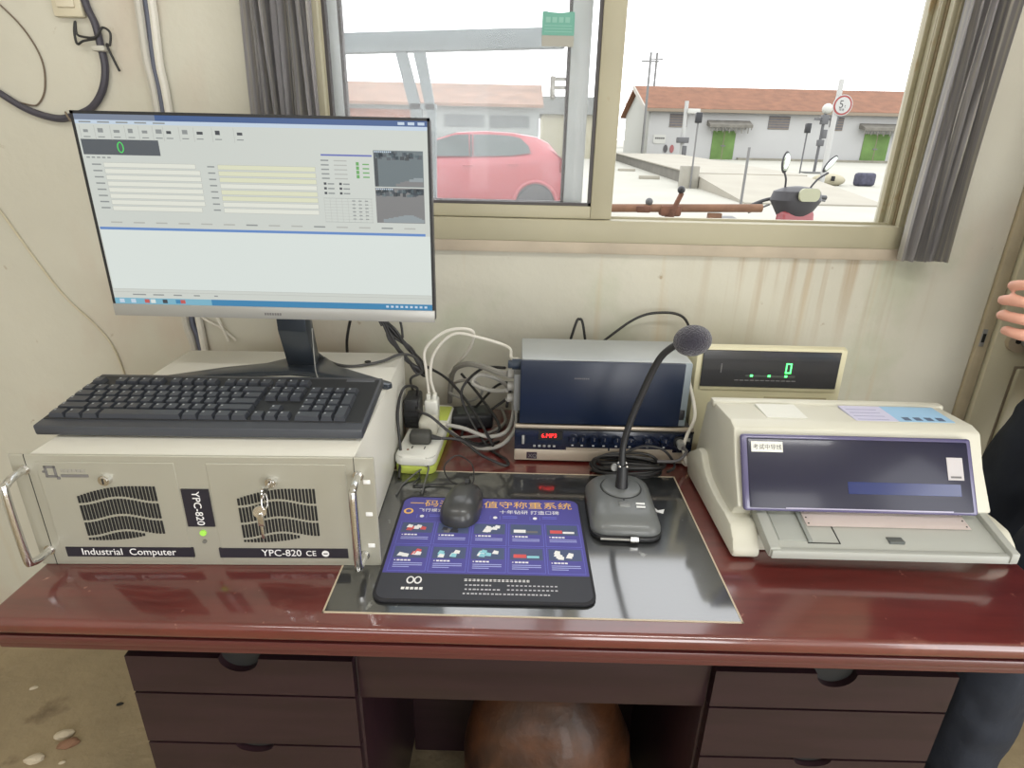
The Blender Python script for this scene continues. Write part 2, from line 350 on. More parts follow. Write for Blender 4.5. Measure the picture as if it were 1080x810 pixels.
# ================================================================== DESK
dk = thing('office_desk', 'dark red lacquered wooden office desk with stepped edge and drawers', 'desk', (0, -.11, 0))
DW, DD = 1.44, .70
b = MB(); b.box((0, 0, .736), (DW, DD, .760), M_desk, .008, 3); b.build('tabletop', dk)
M_edge = mat('mahogany_edge', (84, 34, 34), .4, coat=.8, coat_rough=.2, cior=1.5)
b = MB()
for i, (z0, z1, ins) in enumerate(((.732, .738, .008), (.729, .733, .014), (.717, .730, .006), (.714, .718, .014), (.703, .715, .012))):
    b.box((ins - .010, ins, z0), (DW - ins, DD, z1), M_edge, .002, 2)
b.build('edge_moulding', dk)
def pedestal(x0, x1, lab):
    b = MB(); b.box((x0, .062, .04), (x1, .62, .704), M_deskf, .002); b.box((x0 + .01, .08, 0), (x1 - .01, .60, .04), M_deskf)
    p = b.build('pedestal', dk)
    zs = [(.592, .658), (.492, .588), (.27, .488), (.05, .266)]
    for j, (z0, z1) in enumerate(zs):
        xc = (x0 + x1) / 2; w2 = .028; nd = .024 if j == 0 else .014; pts = [(x0 + .004, z0), (x1 - .004, z0), (x1 - .004, z1)]
        if j in (0, 2, 3): pts += [(xc + w2 * math.cos(a), z1 - nd * math.sin(a)) for a in [PI * k / 12 for k in range(13)]]
        pts += [(x0 + .004, z1)]
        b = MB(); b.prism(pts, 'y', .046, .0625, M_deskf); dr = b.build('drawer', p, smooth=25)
        if j in (0, 2, 3): MB().box((xc - w2, .056, z1 - nd - .002), (xc + w2, .0615, z1 - .0005), M_dark).build('finger_pull', dr)
    return p
pedestal(.130, .456, 0); pedestal(.955, 1.300, 1)
b = MB(); b.box((.456, .055, .580), (.955, .075, .704), M_deskf, .002); b.build('apron', dk)
b = MB(); b.box((.456, .41, 0), (.955, .425, .704), M_deskf); b.build('modesty_panel', dk)
# inlay
b = MB(); b.box((.428, .030, .7595), (.972, .398, .7606), M_inlay); il = b.build('writing_inlay', dk)
b = MB(); w_ = .0022
for lo, hi in (((.426, .028, .7595), (.974, .028 + w_, .7611)), ((.426, .398, .7595), (.974, .398 + w_, .7611)), ((.426, .028, .7595), (.426 + w_, .40, .7611)), ((.972, .028, .7595), (.972 + w_, .40, .7611))): b.box(lo, hi, M_pipe_cream)
b.build('inlay_piping', il)

# bundle in the kneehole
b = MB(); M_amber = mat('amber_sack', (62, 34, 14), .55, coat=.1, var=.7, scale=14, bump=.9, bscale=12)
b.lathe([(.02, 0), (.13, .01), (.155, .08), (.16, .2), (.15, .32), (.12, .42), (.07, .47), (.03, .49)], M_amber, (0, 0, 0), 40)
o = b.build('sack', loc=(.74, .12, 0)); tag(o, 'mottled amber brown rounded bundle in the dark kneehole of the desk', 'bundle')
for v in o.data.vertices:
    a = math.atan2(v.co.y, v.co.x); v.co.x *= 1 + .08 * math.sin(3 * a + 8 * v.co.z); v.co.y *= 1 + .07 * math.cos(4 * a + 11 * v.co.z)

# ================================================================== INDUSTRIAL COMPUTER
ZD = .760
PSI = math.radians(1.765)
pc = thing('industrial_computer', 'beige rack mount industrial computer with two slotted grilles and chrome handles on the desk', 'computer', (0, 0, ZD), PSI)
b = MB(); b.box((.0263, .003, .003), (.4563, .443, .177), M_steel, .0015); b.box((.05, .02, 0), (.09, .06, .004), M_black); b.box((.39, .02, 0), (.43, .06, .004), M_black)
b.box((.05, .38, 0), (.09, .42, .004), M_black); b.box((.39, .38, 0), (.43, .42, .004), M_black)
b.cyl((.395, .385, .177), (.395, .385, .1785), .006, M_dark); b.box((.03, .262, .1768), (.453, .2635, .1776), mat('seam', (168, 164, 150), .6))
b.build('case_body', pc)
# face plate with real ear slots
b = MB(); b.box((0, -.001, 0), (.4826, .003, .177), M_plate, .0012, 1)
b.box((.0205, -.0014, 0), (.0213, 0, .177), M_dark); b.box((.4550, -.0014, 0), (.4558, 0, .177), M_dark)
plate = b.build('faceplate', pc)
for z in (.140, .0885, .036):
    MB().box((.4662, -.0022, z - .0032), (.4758, -.0004, z + .0032), M_text, .0009, 2).build('ear_slot', plate)
def panel(x0, x1, ts, kx):
    b = MB(); b.box((x0, -.0022, .006), (x1, -.0008, .167), M_plate, .0012, 1); return b.build('front_panel', pc)
panel(.034, .216, 0, 0); panel(.258, .444, 0, 0)
def vents(x0, x1, z0, z1):
    b = MB(); n = 23
    for i in range(n):
        u = i / (n - 1); x = x0 + (x1 - x0) * u
        top = z1 - .016 * (1 - u) ** 2.2 + .002 * math.sin(PI * u); bot = z0 + .017 * u ** 2.4 - .001 * math.sin(PI * u)
        top = min(top, z1); GP = .0021
        def wv(k): return z0 + (z1 - z0) * k + .0045 * math.sin(PI * (u * 2 - .5)) + .004 * u
        cuts = [bot] + [wv(k) for k in (.11, .40, .72)] + [top]
        for a_, c_ in zip(cuts, cuts[1:]):
            if c_ - a_ > .004: b.box((x - .00145, -.0034, a_ + (GP if a_ != bot else 0)), (x + .00145, -.0015, c_ - (GP if c_ != top else 0)), M_dark)
    return b.build('ventilation_grille', pc, smooth=0)
vents(.079, .183, .044, .131); vents(.294, .398, .042, .129)
b = MB(); b.box((.041, -.0032, .0155), (.219, -.0015, .0315), M_label)
b.text('Industrial  Computer', .0155, M_text, T((.128, -.0034, .0190)) @ UPR, .0002, 'CENTER'); b.build('name_strip', pc, smooth=0)
b = MB(); b.box((.255, -.0032, .0150), (.437, -.0015, .0310), M_label)
b.text('YPC-820', .0155, M_text, T((.343, -.0034, .0185)) @ UPR, .0002, 'CENTER'); b.text('CE', .0125, M_text, T((.377, -.0034, .0190)) @ UPR)
b.cyl((.405, -.0034, .0228), (.405, -.0032, .0228), .0052, M_text, n=20); b.box((.402, -.0037, .0220), (.408, -.0034, .0236), M_label); b.build('name_strip', pc, smooth=0)
b = MB(); b.box((.2185, -.0030, .067), (.2555, -.0012, .127), M_label)
b.text('YPC-820', .0150, M_text, T((.2325, -.0033, .124)) @ R_('X', 90) @ R_('Z', -90)); b.build('model_plate', pc, smooth=0)
b = MB(); b.cyl((.237, -.001, .056), (.237, -.0035, .056), .0045, M_led_g, n=18); b.build('power_light', pc)
b = MB(); b.cyl((.237, -.001, .042), (.237, -.004, .042), .0028, mat('button_grey', (110, 110, 104), .5)); b.build('reset_button', pc)
b = MB()   # maker's mark: a ragged square ring and grey lines
for (x0, z0, x1, z1) in ((.044, .158, .059, .161), (.044, .144, .059, .147), (.044, .144, .047, .161), (.056, .144, .059, .161), (.041, .151, .045, .154), (.058, .141, .062, .145)): b.box((x0, -.0032, z0), (x1, -.0021, z1), M_tgrey)
b.box((.064, -.0030, .1445), (.1, -.0021, .1485), M_tgrey)
for k in range(6): b.box((.065 + k * .0055, -.0030, .152), (.069 + k * .0055, -.0021, .1565), mat('print_faint', (150, 148, 140), .6))
b.build('logo_print', pc, smooth=0)
def lock(x, z, key):
    b = MB(); b.cyl((x, -.002, z), (x, -.008, z), .0088, M_chrome, .0075, 24); b.cyl((x, -.008, z), (x, -.0095, z), .0055, M_chrome, n=20); b.box((x - .0008, -.0100, z - .004), (x + .0008, -.0092, z + .004), M_dark)
    lk = b.build('panel_lock', pc)
    if key:
        b = MB(); b.box((x - .001, -.026, z - .003), (x + .001, -.009, z + .003), M_chrome, .0004); b.cyl((x - .001, -.03, z), (x + .001, -.03, z), .0085, M_chrome, n=20)
        ring = [(x + .0 + .004 * math.sin(a), -.033 + .003 * math.cos(a), z - .012 + .011 * math.cos(a)) for a in [2 * PI * k / 16 for k in range(17)]]
        b.tube(ring, .0008, M_chrome, 6, 2)
        b.cyl((x - .009, -.031, z - .028), (x - .008, -.0335, z - .028), .0085, M_chrome, n=18)
        b.box((x - .0125, -.0345, z - .050), (x - .0045, -.0325, z - .030), M_chrome, .001); b.box((x - .0105, -.034, z - .070), (x - .0065, -.0325, z - .048), M_chrome, .0006)
        b.build('key_ring', lk)
lock(.122, .142, False); lock(.343, .140, True)
for x in (.0175, .4605):
    z0, z1 = (.026, .155) if x < .1 else (.020, .150)
    b = MB(); b.tube([(x, 0, z1), (x, -.022, z1), (x, -.034, z1 - .004), (x, -.040, z1 - .016), (x, -.040, z0 + .016), (x, -.034, z0 + .004), (x, -.022, z0), (x, 0, z0)], .0052, M_chrome, 14, 5)
    b.cyl((x, 0, z1), (x, -.003, z1), .0075, M_chrome); b.cyl((x, 0, z0), (x, -.003, z0), .0075, M_chrome); b.build('handle', pc)

# ================================================================== MONITOR
ZP = ZD + .177
MXc, MYf, MB0, MB1 = .263, .280, 1.053, 1.368
mo = thing('computer_monitor', 'wide flat computer monitor showing a weighing program above the keyboard', 'monitor', (MXc, .36, ZP + .001))
def L_(x, y, z): return (x - MXc, y - .36, z - ZP - .001)
mx0, mx1 = -.007, .533
b = MB(); b.box(L_(mx0, MYf, MB0), L_(mx1, MYf + .022, MB1), mat('monitor_back', (58, 58, 62), .4), .004); b.box(L_(.12, MYf + .015, 1.10), L_(.42, MYf + .05, 1.30), mat('monitor_back', (58, 58, 62), .4), .012); b.build('monitor_housing', mo)
b = MB(); b.box(L_(mx0, MYf - .002, 1.0735), L_(-.002, MYf, MB1), M_black); b.box(L_(.529, MYf - .002, 1.0735), L_(mx1, MYf, MB1), M_black); b.box(L_(mx0, MYf - .002, 1.3635), L_(mx1, MYf, MB1), M_black); b.build('bezel', mo)
b = MB(); b.box(L_(mx0, MYf - .004, MB0), L_(mx1, MYf, 1.0735), M_silver, .001)
for k in range(7): b.box(L_(.247 + k * .0042, MYf - .0045, 1.0595), L_(.2500 + k * .0042, MYf - .0038, 1.0635), M_tgrey)
b.build('chin', mo)
# the picture on the screen
def scr(name, rgb, e=1.0):
    m = mat('screen_' + name, rgb, .3, spec=.3); N, L, p = nodes(m)
    p.inputs['Base Color'].default_value = (.01, .01, .01, 1); p.inputs['Emission Color'].default_value = lin(rgb) + (1,); p.inputs['Emission Strength'].default_value = e * .9; return m
ux0, ux1, uz0, uz1 = -.002, .529, 1.0735, 1.3635
b = MB(); yl = [MYf - .0021]
def sc(x0, z0, x1, z1, m, dy=0): b.box(L_(x0, MYf - .0022 - dy, z0), L_(x1, MYf - .0005, z1), m)
bgc = scr('grey', (216, 221, 214)); wht = scr('white', (230, 238, 233)); fld = scr('field', (238, 240, 228)); yel = scr('yellow', (232, 234, 204)); ttl = scr('title', (68, 98, 150)); ttl2 = scr('title2', (128, 140, 160)); ln = scr('line', (106, 146, 208)); drk = scr('dark', (92, 98, 104)); txt = scr('text', (150, 155, 154)); tsk = scr('task', (66, 140, 186)); tsk2 = scr('task2', (130, 188, 210)); grn = scr('green', (90, 230, 110)); lbl = scr('lightblue', (206, 222, 238)); cm1 = scr('camera1', (112, 124, 128)); cm2 = scr('camera2', (70, 76, 80)); cm3 = scr('camera3', (134, 134, 134)); cm4 = scr('camera4', (152, 162, 166)); red = scr('red', (206, 96, 92)); gr2 = scr('green2', (110, 176, 100)); icn = scr('icon', (70, 74, 80)); bor = scr('border', (190, 192, 186)); blu = scr('bluetext', (110, 120, 190))
sc(ux0, uz0, ux1, uz1, bgc)
sc(ux0, 1.3555, ux1, uz1, ttl, .0002); sc(ux0, 1.3555, .12, uz1, ttl2, .0003)
for k in range(3): sc(.485 + k * .015, 1.3575, .495 + k * .015, 1.3615, lbl, .0004)
sc(ux0, 1.350, ux1, 1.3555, lbl, .0002)
for k in range(5): sc(.004 + k * .028, 1.3515, .022 + k * .028, 1.3535, txt, .0004)
for k, xx in enumerate((.012, .034, .058, .080, .101, .122, .138, .162, .184, .212, .245)):
    sc(xx - .009, 1.3275, xx - .0085, 1.348, bor, .0003); sc(xx - .004, 1.338, xx + .003 + .001 * (k % 3), 1.344 if k % 2 else 1.342, icn if k in (6, 8, 9, 10) else txt, .0004); sc(xx - .005, 1.331, xx + .005, 1.3325, txt, .0004)
sc(.001, 1.3065, .119, 1.3325 - .004, drk, .0003)
ring = [(.060 + .0042 * math.cos(a), MYf - .0032, 1.3175 + .0072 * math.sin(a)) for a in [2 * PI * k / 20 for k in range(21)]]
b.tube([L_(*p) for p in ring], .0008, grn, 5, 2)
for k in range(5): sc(.004 + k * .008, 1.3015, .009 + k * .008, 1.3035, txt, .0003)
for j in range(8):
    z = 1.2905 - j * .0092
    sc(.010, z + .001, .024, z + .003, txt, .0003); sc(.028, z - .002, .170 + (.006 if j not in (0, 7) else 0), z + .0052, bor, .0003); sc(.0285, z - .0015, .1695 + (.006 if j not in (0, 7) else 0), z + .0047, fld, .0004)
    sc(.188, z + .001, .199, z + .003, txt, .0003); sc(.204, z - .002, .355, z + .0052, bor, .0003); sc(.2045, z - .0015, .3545, z + .0047, yel if j in (0, 1, 2, 4, 5) else fld, .0004)
for k in range(14): sc(.02 + k * .036, 1.2050, .038 + k * .036, 1.2072, bor if k < 4 else txt if k % 3 == 0 else bor, .0003)
sc(.365, 1.312, .443, 1.3145, blu, .0003)
for j in range(5):
    sc(.364, 1.3045 - j * .0065, .376, 1.3065 - j * .0065, txt, .0003); sc(.384, 1.3045 - j * .0065, .404, 1.3062 - j * .0065, bor, .0003)
    if j < 4: sc(.418, 1.2990 - j * .0062, .4225, 1.3040 - j * .0062, gr2, .0003); sc(.428, 1.3000 - j * .0062, .438, 1.3018 - j * .0062, gr2, .0003)
for j in range(3):
    for k in range(2): sc(.366 + k * .024, 1.2700 - j * .007, .370 + k * .024, 1.2735 - j * .007, icn, .0003); sc(.372 + k * .024, 1.2705 - j * .007, .382 + k * .024, 1.2725 - j * .007, txt, .0003)
for j in range(9): sc(.364, 1.2500 - j * .0045, .440, 1.2504 - j * .0045, txt if j in (0, 8) else bor, .0003)
for k in range(9): sc(.364 + k * .0093, 1.2140, .3644 + k * .0093, 1.2500, bor, .0003)
for j in range(6):
    for k in range(3): sc(.408 + k * .010, 1.2460 - j * .0055, .413 + k * .010, 1.2475 - j * .0055, txt, .0003)
for z0, z1, up in ((1.2690, 1.3215, 1), (1.2145, 1.2675, 0)):
    sc(.4455, z0, .5215, z1, cm1 if up else cm3, .0003)
    rnd = random.Random(5 + up)
    for k in range(34):
        xx = .446 + rnd.random() * .068; zz = z1 - .014 + rnd.random() * .008; sc(xx, zz, xx + .005 + rnd.random() * .002, zz + .004 + .002 * rnd.random(), (cm2, drk, cm1)[k % 3], .0004)
    for q in range(5):
        if up: sc(.478 + q * .007, z0 + .0008, .5205, z0 + .005 + q * .0022, cm4 if q > 2 else cm3, .00031 + q * .00001)
        else: sc(.456 + q * .008, z0 + .0008, .5205 - q * .004, z0 + .006 + q * .0016, cm4, .00031 + q * .00001)
    if up: sc(.446, z0, .4515, z1 - .006, cm2, .00035); sc(.49, z0 + .001, .521, z0 + .008, cm3, .0004)
    else: sc(.500, z1 - .010, .5205, z1 - .001, cm2, .0004)
    for k in range(9): sc(.447 + k * .003, z1 - .003, .4488 + k * .003, z1 - .001, lbl, .0005)
sc(.0, 1.1945, .5215, 1.1985, ln, .0003); sc(.0, 1.092, ux1, 1.1945, wht, .0002)
sc(ux0, 1.0835, ux1, 1.0985, bgc, .0003)
for z in (1.0985, 1.0935): sc(ux0, z, .528, z + .0005, bor, .0004)
for k in range(5): sc(.03 + k * .034, 1.0885, .052 + k * .03, 1.0905, txt, .0004)
sc(ux0, uz0, ux1, 1.0835, tsk, .0004); sc(ux0, uz0, .16, 1.0835, tsk2, .0005)
for k, (xx, mm) in enumerate(((.006, lbl), (.025, lbl), (.048, red), (.058, wht), (.078, icn), (.100, tsk), (.108, red))): sc(xx, 1.0755, xx + .008, 1.0818, mm, .0006)
for k in range(9): sc(.452 + k * .008, 1.0770, .4565 + k * .008, 1.0805, lbl, .0006)
b.build('screen', mo, smooth=0)
M_stand = mat('stand_gunmetal', (60, 66, 74), .28, metal=.4, coat=.3)
b = MB()   # neck
b.prism([(.345, .938 + .004), (.375, .938 + .004), (.355, 1.02), (.335, 1.20), (.310, 1.20), (.318, 1.02)], 'x', .247, .299, M_stand, .003)
for v in b.bm.verts: v.co -= Vector((MXc, .36, ZP + .001))
b.build('stand_neck', mo)
b = MB()
pts = [(.036, .262), (.040, .254), (.20, .302), (.262, .312), (.30, .306), (.452, .254), (.458, .262), (.455, .270), (.34, .345), (.302, .395), (.245, .395), (.205, .352), (.14, .325)]
b.prism(pts, 'z', ZP + .001, ZP + .010, M_stand, .0015)
for v in b.bm.verts: v.co -= Vector((MXc, .36, ZP + .001))
b.build('stand_base', mo)

# ================================================================== KEYBOARD
kbo = thing('keyboard', 'black full size wired keyboard lying on the beige computer case', 'keyboard', (.0, 0, ZP), PSI + math.radians(-.3))
kb = bpy.data.objects.new('keyboard_shell', None)
TK = Matrix.Translation((.003, .048, .004)) @ R_('X', 6.0)
b = MB(); b.box((0, 0, 0), (.456, .162, .016), M_kb, .003, 2, TK); b.box((.004, .018, .0155), (.452, .152, .0172), mat('keyboard_well', (30, 31, 34), .5), .0005, 1, TK)
b.box((.03, .140, -.0185), (.06, .148, .001), M_black, .001, 1, TK); b.box((.39, .140, -.0185), (.42, .148, .001), M_black, .001, 1, TK)
b.box((.40, .1435, .0165), (.445, .152, .0178), mat('keyboard_plate', (78, 80, 86), .4), .0005, 1, TK)
b.build('keyboard_shell', kbo)
KM = {}
def key(x, y, wd, dp=1.0):
    k = (round(wd, 2), dp)
    if k not in KM:
        P = .0186; W = wd * P - .0016; D = dp * .0182 - .0016; bb = bmesh.new(); h = .0075; ins = .0022
        vs = [bb.verts.new(p) for p in ((0, 0, 0), (W, 0, 0), (W, D, 0), (0, D, 0), (ins, ins * .7, h), (W - ins, ins * .7, h), (W - ins, D - ins, h), (ins, D - ins, h))]
        for f in ((4, 5, 6, 7), (0, 1, 5, 4), (1, 2, 6, 5), (2, 3, 7, 6), (3, 0, 4, 7)): bb.faces.new([vs[i] for i in f])
        q = MB(); q.merge(bb, M_key)
        if wd < 5: q.box((ins + .0012, D - ins - .0050, h), (ins + .0036, D - ins - .0022, h + .0002), mat('key_legend', (168, 172, 176), .6))
        o = q.build('key', kbo, smooth=0); KM[k] = o
    else: o = KM[k].copy(); C.objects.link(o)
    o.parent = kbo; o.matrix_local = TK @ Matrix.Translation((x, y, .0168)); return o
P = .0186; X0 = .010; rows = []
def row(j, widths, x=X0, yy=None, dp=1.0):
    y = .020 + j * .0187 if yy is None else yy
    for wd in widths:
        if wd > 0: key(x, y, wd, dp)
        x += abs(wd) * P
row(0, [1.25, 1.25, 1.25, 6.25, 1.25, 1.25, 1.25, 1.25]); row(1, [2.25] + [1] * 10 + [2.75]); row(2, [1.75] + [1] * 11 + [2.25]); row(3, [1.5] + [1] * 12 + [1.5]); row(4, [1] * 13 + [2])
row(5, [1, -.9, 1, 1, 1, 1, -.55, 1, 1, 1, 1, -.55, 1, 1, 1, 1], yy=.120)
XN = X0 + 15.25 * P
row(0, [1, 1, 1], XN); row(1, [-1, 1], XN); row(3, [1, 1, 1], XN); row(4, [1, 1, 1], XN); row(5, [1, 1, 1], XN, .120)
XP = X0 + 18.55 * P
row(0, [2, 1], XP); row(1, [1, 1, 1], XP); row(2, [1, 1, 1], XP); row(3, [1, 1, 1], XP); row(4, [1, 1, 1, 1], XP)
key(XP + 3 * P, .020, 1, 2.03); key(XP + 3 * P, .020 + 2 * .0187, 1, 2.03)

# ================================================================== AMPLIFIER (below) AND DARK BOX (above)
am = thing('amplifier', 'low mixing amplifier with knobs and red digits under the blue black box', 'amplifier', (.672, .335, ZD))
M_amp = mat('amp_silver', (180, 168, 152), .35, metal=.35); M_ampb = mat('amp_blue_black', (16, 26, 48), .25, coat=.4)
b = MB(); b.box((.004, .006, .006), (.338, .245, .078), mat('amp_case', (40, 42, 48), .5), .002)
for x in (.03, .31):
    for y in (.03, .21): b.cyl((x, y, 0), (x, y, .007), .011, M_black)
b.build('amplifier_case', am)
b = MB(); b.box((0, 0, .004), (.342, .008, .028), M_amp, .002); b.box((0, 0, .072), (.342, .008, .080), M_amp, .002); b.box((0, .001, .026), (.342, .008, .073), M_ampb, .001); b.box((.0, -.001, .070), (.342, .003, .0735), M_dark)
fp = b.build('faceplate', am)
M_red = mat('digit_red', (255, 40, 40), .5, emit=3.0)
b = MB(); b.box((.046, -.0006, .050), (.092, .001, .068), M_dark); b.text('6.MP3', .012, M_red, T((.051, -.0009, .0545)) @ UPR); b.build('red_display', am, smooth=0)
for k in range(5): MB().box((.036 + k * .0095, -.002, .034), (.041 + k * .0095, .001, .038), M_silver, .0008).build('push_button', am)
MB().box((.014, -.003, .040), (.019, .001, .058), M_silver, .001).build('power_switch', am)
MB().box((.024, -.0008, .008), (.044, .0005, .022), mat('badge', (44, 28, 44), .5)).text('XQ', .011, M_tgrey, T((.027, -.0012, .011)) @ UPR).build('badge', am, smooth=0)
for k, x in enumerate((.112, .130, .152, .172, .196, .222, .256, .288)):
    b = MB(); b.lathe([(.0085, 0), (.0085, .009), (.0072, .011), (.001, .0112)], M_ampb, n=20, M=T((x, .001, .053)) @ R_('X', 90)); b.box((x - .0005, -.0112, .053), (x + .0005, -.0100, .060), M_tgrey); b.build('knob', am)
b = MB(); b.box((.100, -.0006, .0275), (.181, .0012, .0335), M_amp); b.box((.184, -.0006, .0275), (.305, .0012, .0335), M_amp)
for k, x in enumerate((.112, .130, .152, .172, .196, .222, .256, .288)): b.box((x - .002, -.0004, .0375), (x + .002, .0012, .0395), M_text)
b.build('label_strip', am)
b = MB(); b.cyl((.316, .002, .053), (.316, -.006, .053), .0115, M_black, n=22); b.cyl((.316, -.004, .053), (.316, -.020, .051), .0075, M_silver, n=18); b.build('microphone_socket', am)
b = MB(); b.box((.331, -.002, .052), (.337, .001, .060), M_silver, .001); b.build('socket_catch', am)

ub = thing('power_box', 'blue black box with grey top resting on the mixing amplifier', 'box', (.682, .333, ZD + .080))
b = MB(); b.box((0, .006, .0025), (.312, .135, .132), mat('box_grey', (162, 166, 166), .4, metal=.2, var=.08, scale=9), .0025)
for x in (.02, .28):
    for y in (.025, .115): b.cyl((x, y, 0), (x, y, .004), .008, M_black)
b.build('box_case', ub)
b = MB(); b.box((-.002, 0, .004), (.300, .007, .130), mat('navy_front', (18, 30, 52), .35, coat=.25, coat_rough=.25, spec=.3), .002)
for k in range(8): b.box((.098 + k * .0035, -.0004, .096), (.100 + k * .0035, .001, .0985), M_tgrey)
b.build('front_cover', ub)
b = MB(); b.box((.296, .003, .004), (.313, .008, .130), mat('pillar_grey', (120, 130, 136), .35), .002); b.box((.298, .0005, .018), (.309, .0035, .038), M_black, .001); b.build('corner_post', ub)
b = MB(); b.cyl((0, .03, .112), (-.018, .03, .112), .010, mat('plug_navy', (30, 44, 60), .5)); b.box((-.026, .022, .106), (-.016, .038, .118), mat('plug_navy', (30, 44, 60), .5), .002); b.build('side_connector', ub)
b = MB(); b.box((-.014, .02, .02), (.001, .09, .095), mat('socket_grey', (120, 122, 122), .5), .003)
for z in (.035, .060, .085): b.cyl((-.014, .05, z), (-.026, .05, z), .009, M_cable_g)
b.build('side_socket_plate', ub)

# ================================================================== WEIGHING INDICATOR
wi = thing('weighing_indicator', 'cream weighing display with one green zero standing behind the printer', 'scale display', (1.018, .385, ZD))
M_cream = mat('cream_plastic', (206, 200, 168), .45)
b = MB(); b.prism([(0, 0), (.20, 0), (.20, .12), (.17, .145), (.022, .228), (.008, .224)], 'x', 0, .286, M_cream, .003); b.build('indicator_housing', wi)
TP = T((0, .0052, .145)) @ R_('X', -3)
b = MB(); b.box((.010, -.004, -.004), (.276, .002, .082), M_cream, .002, 2, TP); b.build('display_rim', wi)
b = MB(); b.box((.010, -.0065, .003), (.272, -.003, .076), mat('smoked_window', (40, 40, 46), .2, coat=.7), .001, 1, TP)
b.box((.046, -.0068, .032), (.048, -.0064, .050), M_tgrey, M=TP)
for k in range(12): b.box((.075 + k * .010, -.0068, .0165), (.0825 + k * .010, -.0064, .0185), M_tgrey, M=TP)
b.box((.095, -.0068, .0245), (.19, -.0064, .0285), mat('strip_dim', (66, 72, 66), .5), M=TP); b.build('display_window', wi)
M_gd = mat('digit_green', (90, 255, 130), .5, emit=2.4)
b = MB(); dx, dz = .170, .033
for lo, hi in (((dx, dz), (dx + .011, dz + .0022)), ((dx, dz + .0178), (dx + .011, dz + .020)), ((dx, dz), (dx + .0022, dz + .020)), ((dx + .0088, dz), (dx + .011, dz + .020))): b.box((lo[0], -.0075, lo[1]), (hi[0], -.0060, hi[1]), M_gd, M=TP)
b.build('green_digit', wi, smooth=0)
for x in (.104, .138, .170): MB().box((x, -.0075, .025), (x + .005, -.006, .029), M_gd, M=TP).build('indicator_light', wi, smooth=0)
b = MB(); b.box((.14, -.0010, .110), (.262, .006, .128), mat('cream_shadow_slot', (168, 160, 130), .6), .001, M=T((0, .0038, 0))); b.build('name_recess', wi)

# ================================================================== PRINTER
pr = thing('dot_matrix_printer', 'cream flat bed printer with dark see-through front cover on the right of the desk', 'printer', (1.02, .08, ZD))
def pl(x, y, z): return (x - 1.02, y - .08, z - ZD)
M_prn = mat('printer_cream', (204, 202, 188), .42)
def PP(b):
    for v in b.bm.verts: v.co -= Vector((1.02, .08, ZD))
    return b
b = MB()
b.prism([(.075, .775), (.30, .770), (.31, .80), (.285, .918), (.262, .932), (.170, .937), (.150, .932), (.124, .884), (.084, .830), (.100, .816), (.105, .790)], 'x', 1.012, 1.396, M_prn, .004)
b.box((1.018, .07, .7605), (1.40, .30, .792), M_prn, .006)
b.box((1.008, .243, .925), (1.400, .262, .9375), M_prn, .004)
PP(b).build('printer_body', pr)
# side arms
armp = [(.048, .764), (.30, .762), (.318, .79), (.31, .806), (.285, .822), (.262, .838), (.243, .838), (.225, .824), (.20, .812), (.150, .806), (.105, .808), (.075, .806), (.056, .792), (.046, .776)]
PP(MB().prism(armp, 'x', 1.000, 1.042, M_prn, .006)).build('side_arm', pr)
PP(MB().prism(armp, 'x', 1.392, 1.425, M_prn, .006).box((1.400, .13, .800), (1.412, .15, .818), M_dark, .002)).build('side_arm', pr)
# front cover (leans back)
A0 = Vector((0, .0785, .828)); A1 = Vector((0, .1415, .930)); dvec = (A1 - A0); ang = math.degrees(math.atan2(dvec.y, dvec.z)); LN = dvec.length
TC = T((1.02, .0785, .828)) @ R_('X', -ang)
M_cover = mat('smoked_cover', (30, 30, 52), .35, coat=.25, coat_rough=.12, spec=.3)
M_cover2 = mat('smoked_cover_rim', (92, 88, 124), .2, coat=.6)
b = MB(); b.box((-.002, -.006, .0), (.350, .004, LN - .004), M_cover2, .006, 3, TC); b.box((.006, -.0075, .004), (.342, -.002, LN - .010), M_cover, .004, 2, TC)
b.box((.155, -.0079, .028), (.325, -.0072, .046), mat('cover_blue', (24, 40, 98), .2, coat=.6), .0002, 1, TC)
b.box((.06, -.0079, .004), (.31, -.0068, .0058), mat('cover_clear_edge', (176, 172, 196), .2), 0, 1, TC)
cv = PP(b).build('front_cover', pr)
b = MB(); b.box((.012, -.0082, LN - .032), (.060, -.0074, LN - .016), M_white, .0002, 1, TC); b.text('考试中导线', .0088, M_tgrey, TC @ T((.0145, -.0084, LN - .0275)) @ UPR); PP(b).build('cover_label', cv, smooth=0)
b = MB(); b.box((.307, -.0082, .052), (.331, -.0074, .086), mat('label_grey', (188, 184, 186), .5), .0002, 1, TC); b.box((.311, -.0084, .055), (.327, -.0081, .058), M_tgrey, 0, 1, TC); PP(b).build('cover_label', cv, smooth=0)
# tray
M_tray = mat('tray_grey', (168, 170, 164), .45)
b = MB()
b.prism([(.022, .794), (.022, .802), (.112, .826), (.112, .812)], 'x', 1.052, 1.382, M_tray, .001)
b.prism([(.018, .790), (.018, .806), (.026, .807), (.112, .832), (.116, .812), (.030, .790)], 'x', 1.040, 1.056, M_tray, .002)
b.prism([(.012, .792), (.012, .809), (.022, .811), (.112, .834), (.116, .812), (.030, .792)], 'x', 1.379, 1.391, M_tray, .002)
b.box((1.042, .014, .790), (1.388, .024, .8035), M_tray, .002)
b.box((1.219, .034, .8045), (1.241, .046, .8095), mat('tray_notch', (92, 96, 94), .6), .0005)
b.prism([(.032, .8047), (.104, .8242), (.104, .8252), (.032, .8057)], 'x', 1.146, 1.1472, M_dark); b.prism([(.032, .8049), (.033, .8049), (.033, .8060), (.032, .8060)], 'x', 1.10, 1.146, M_dark)
PP(b).build('paper_tray', pr)
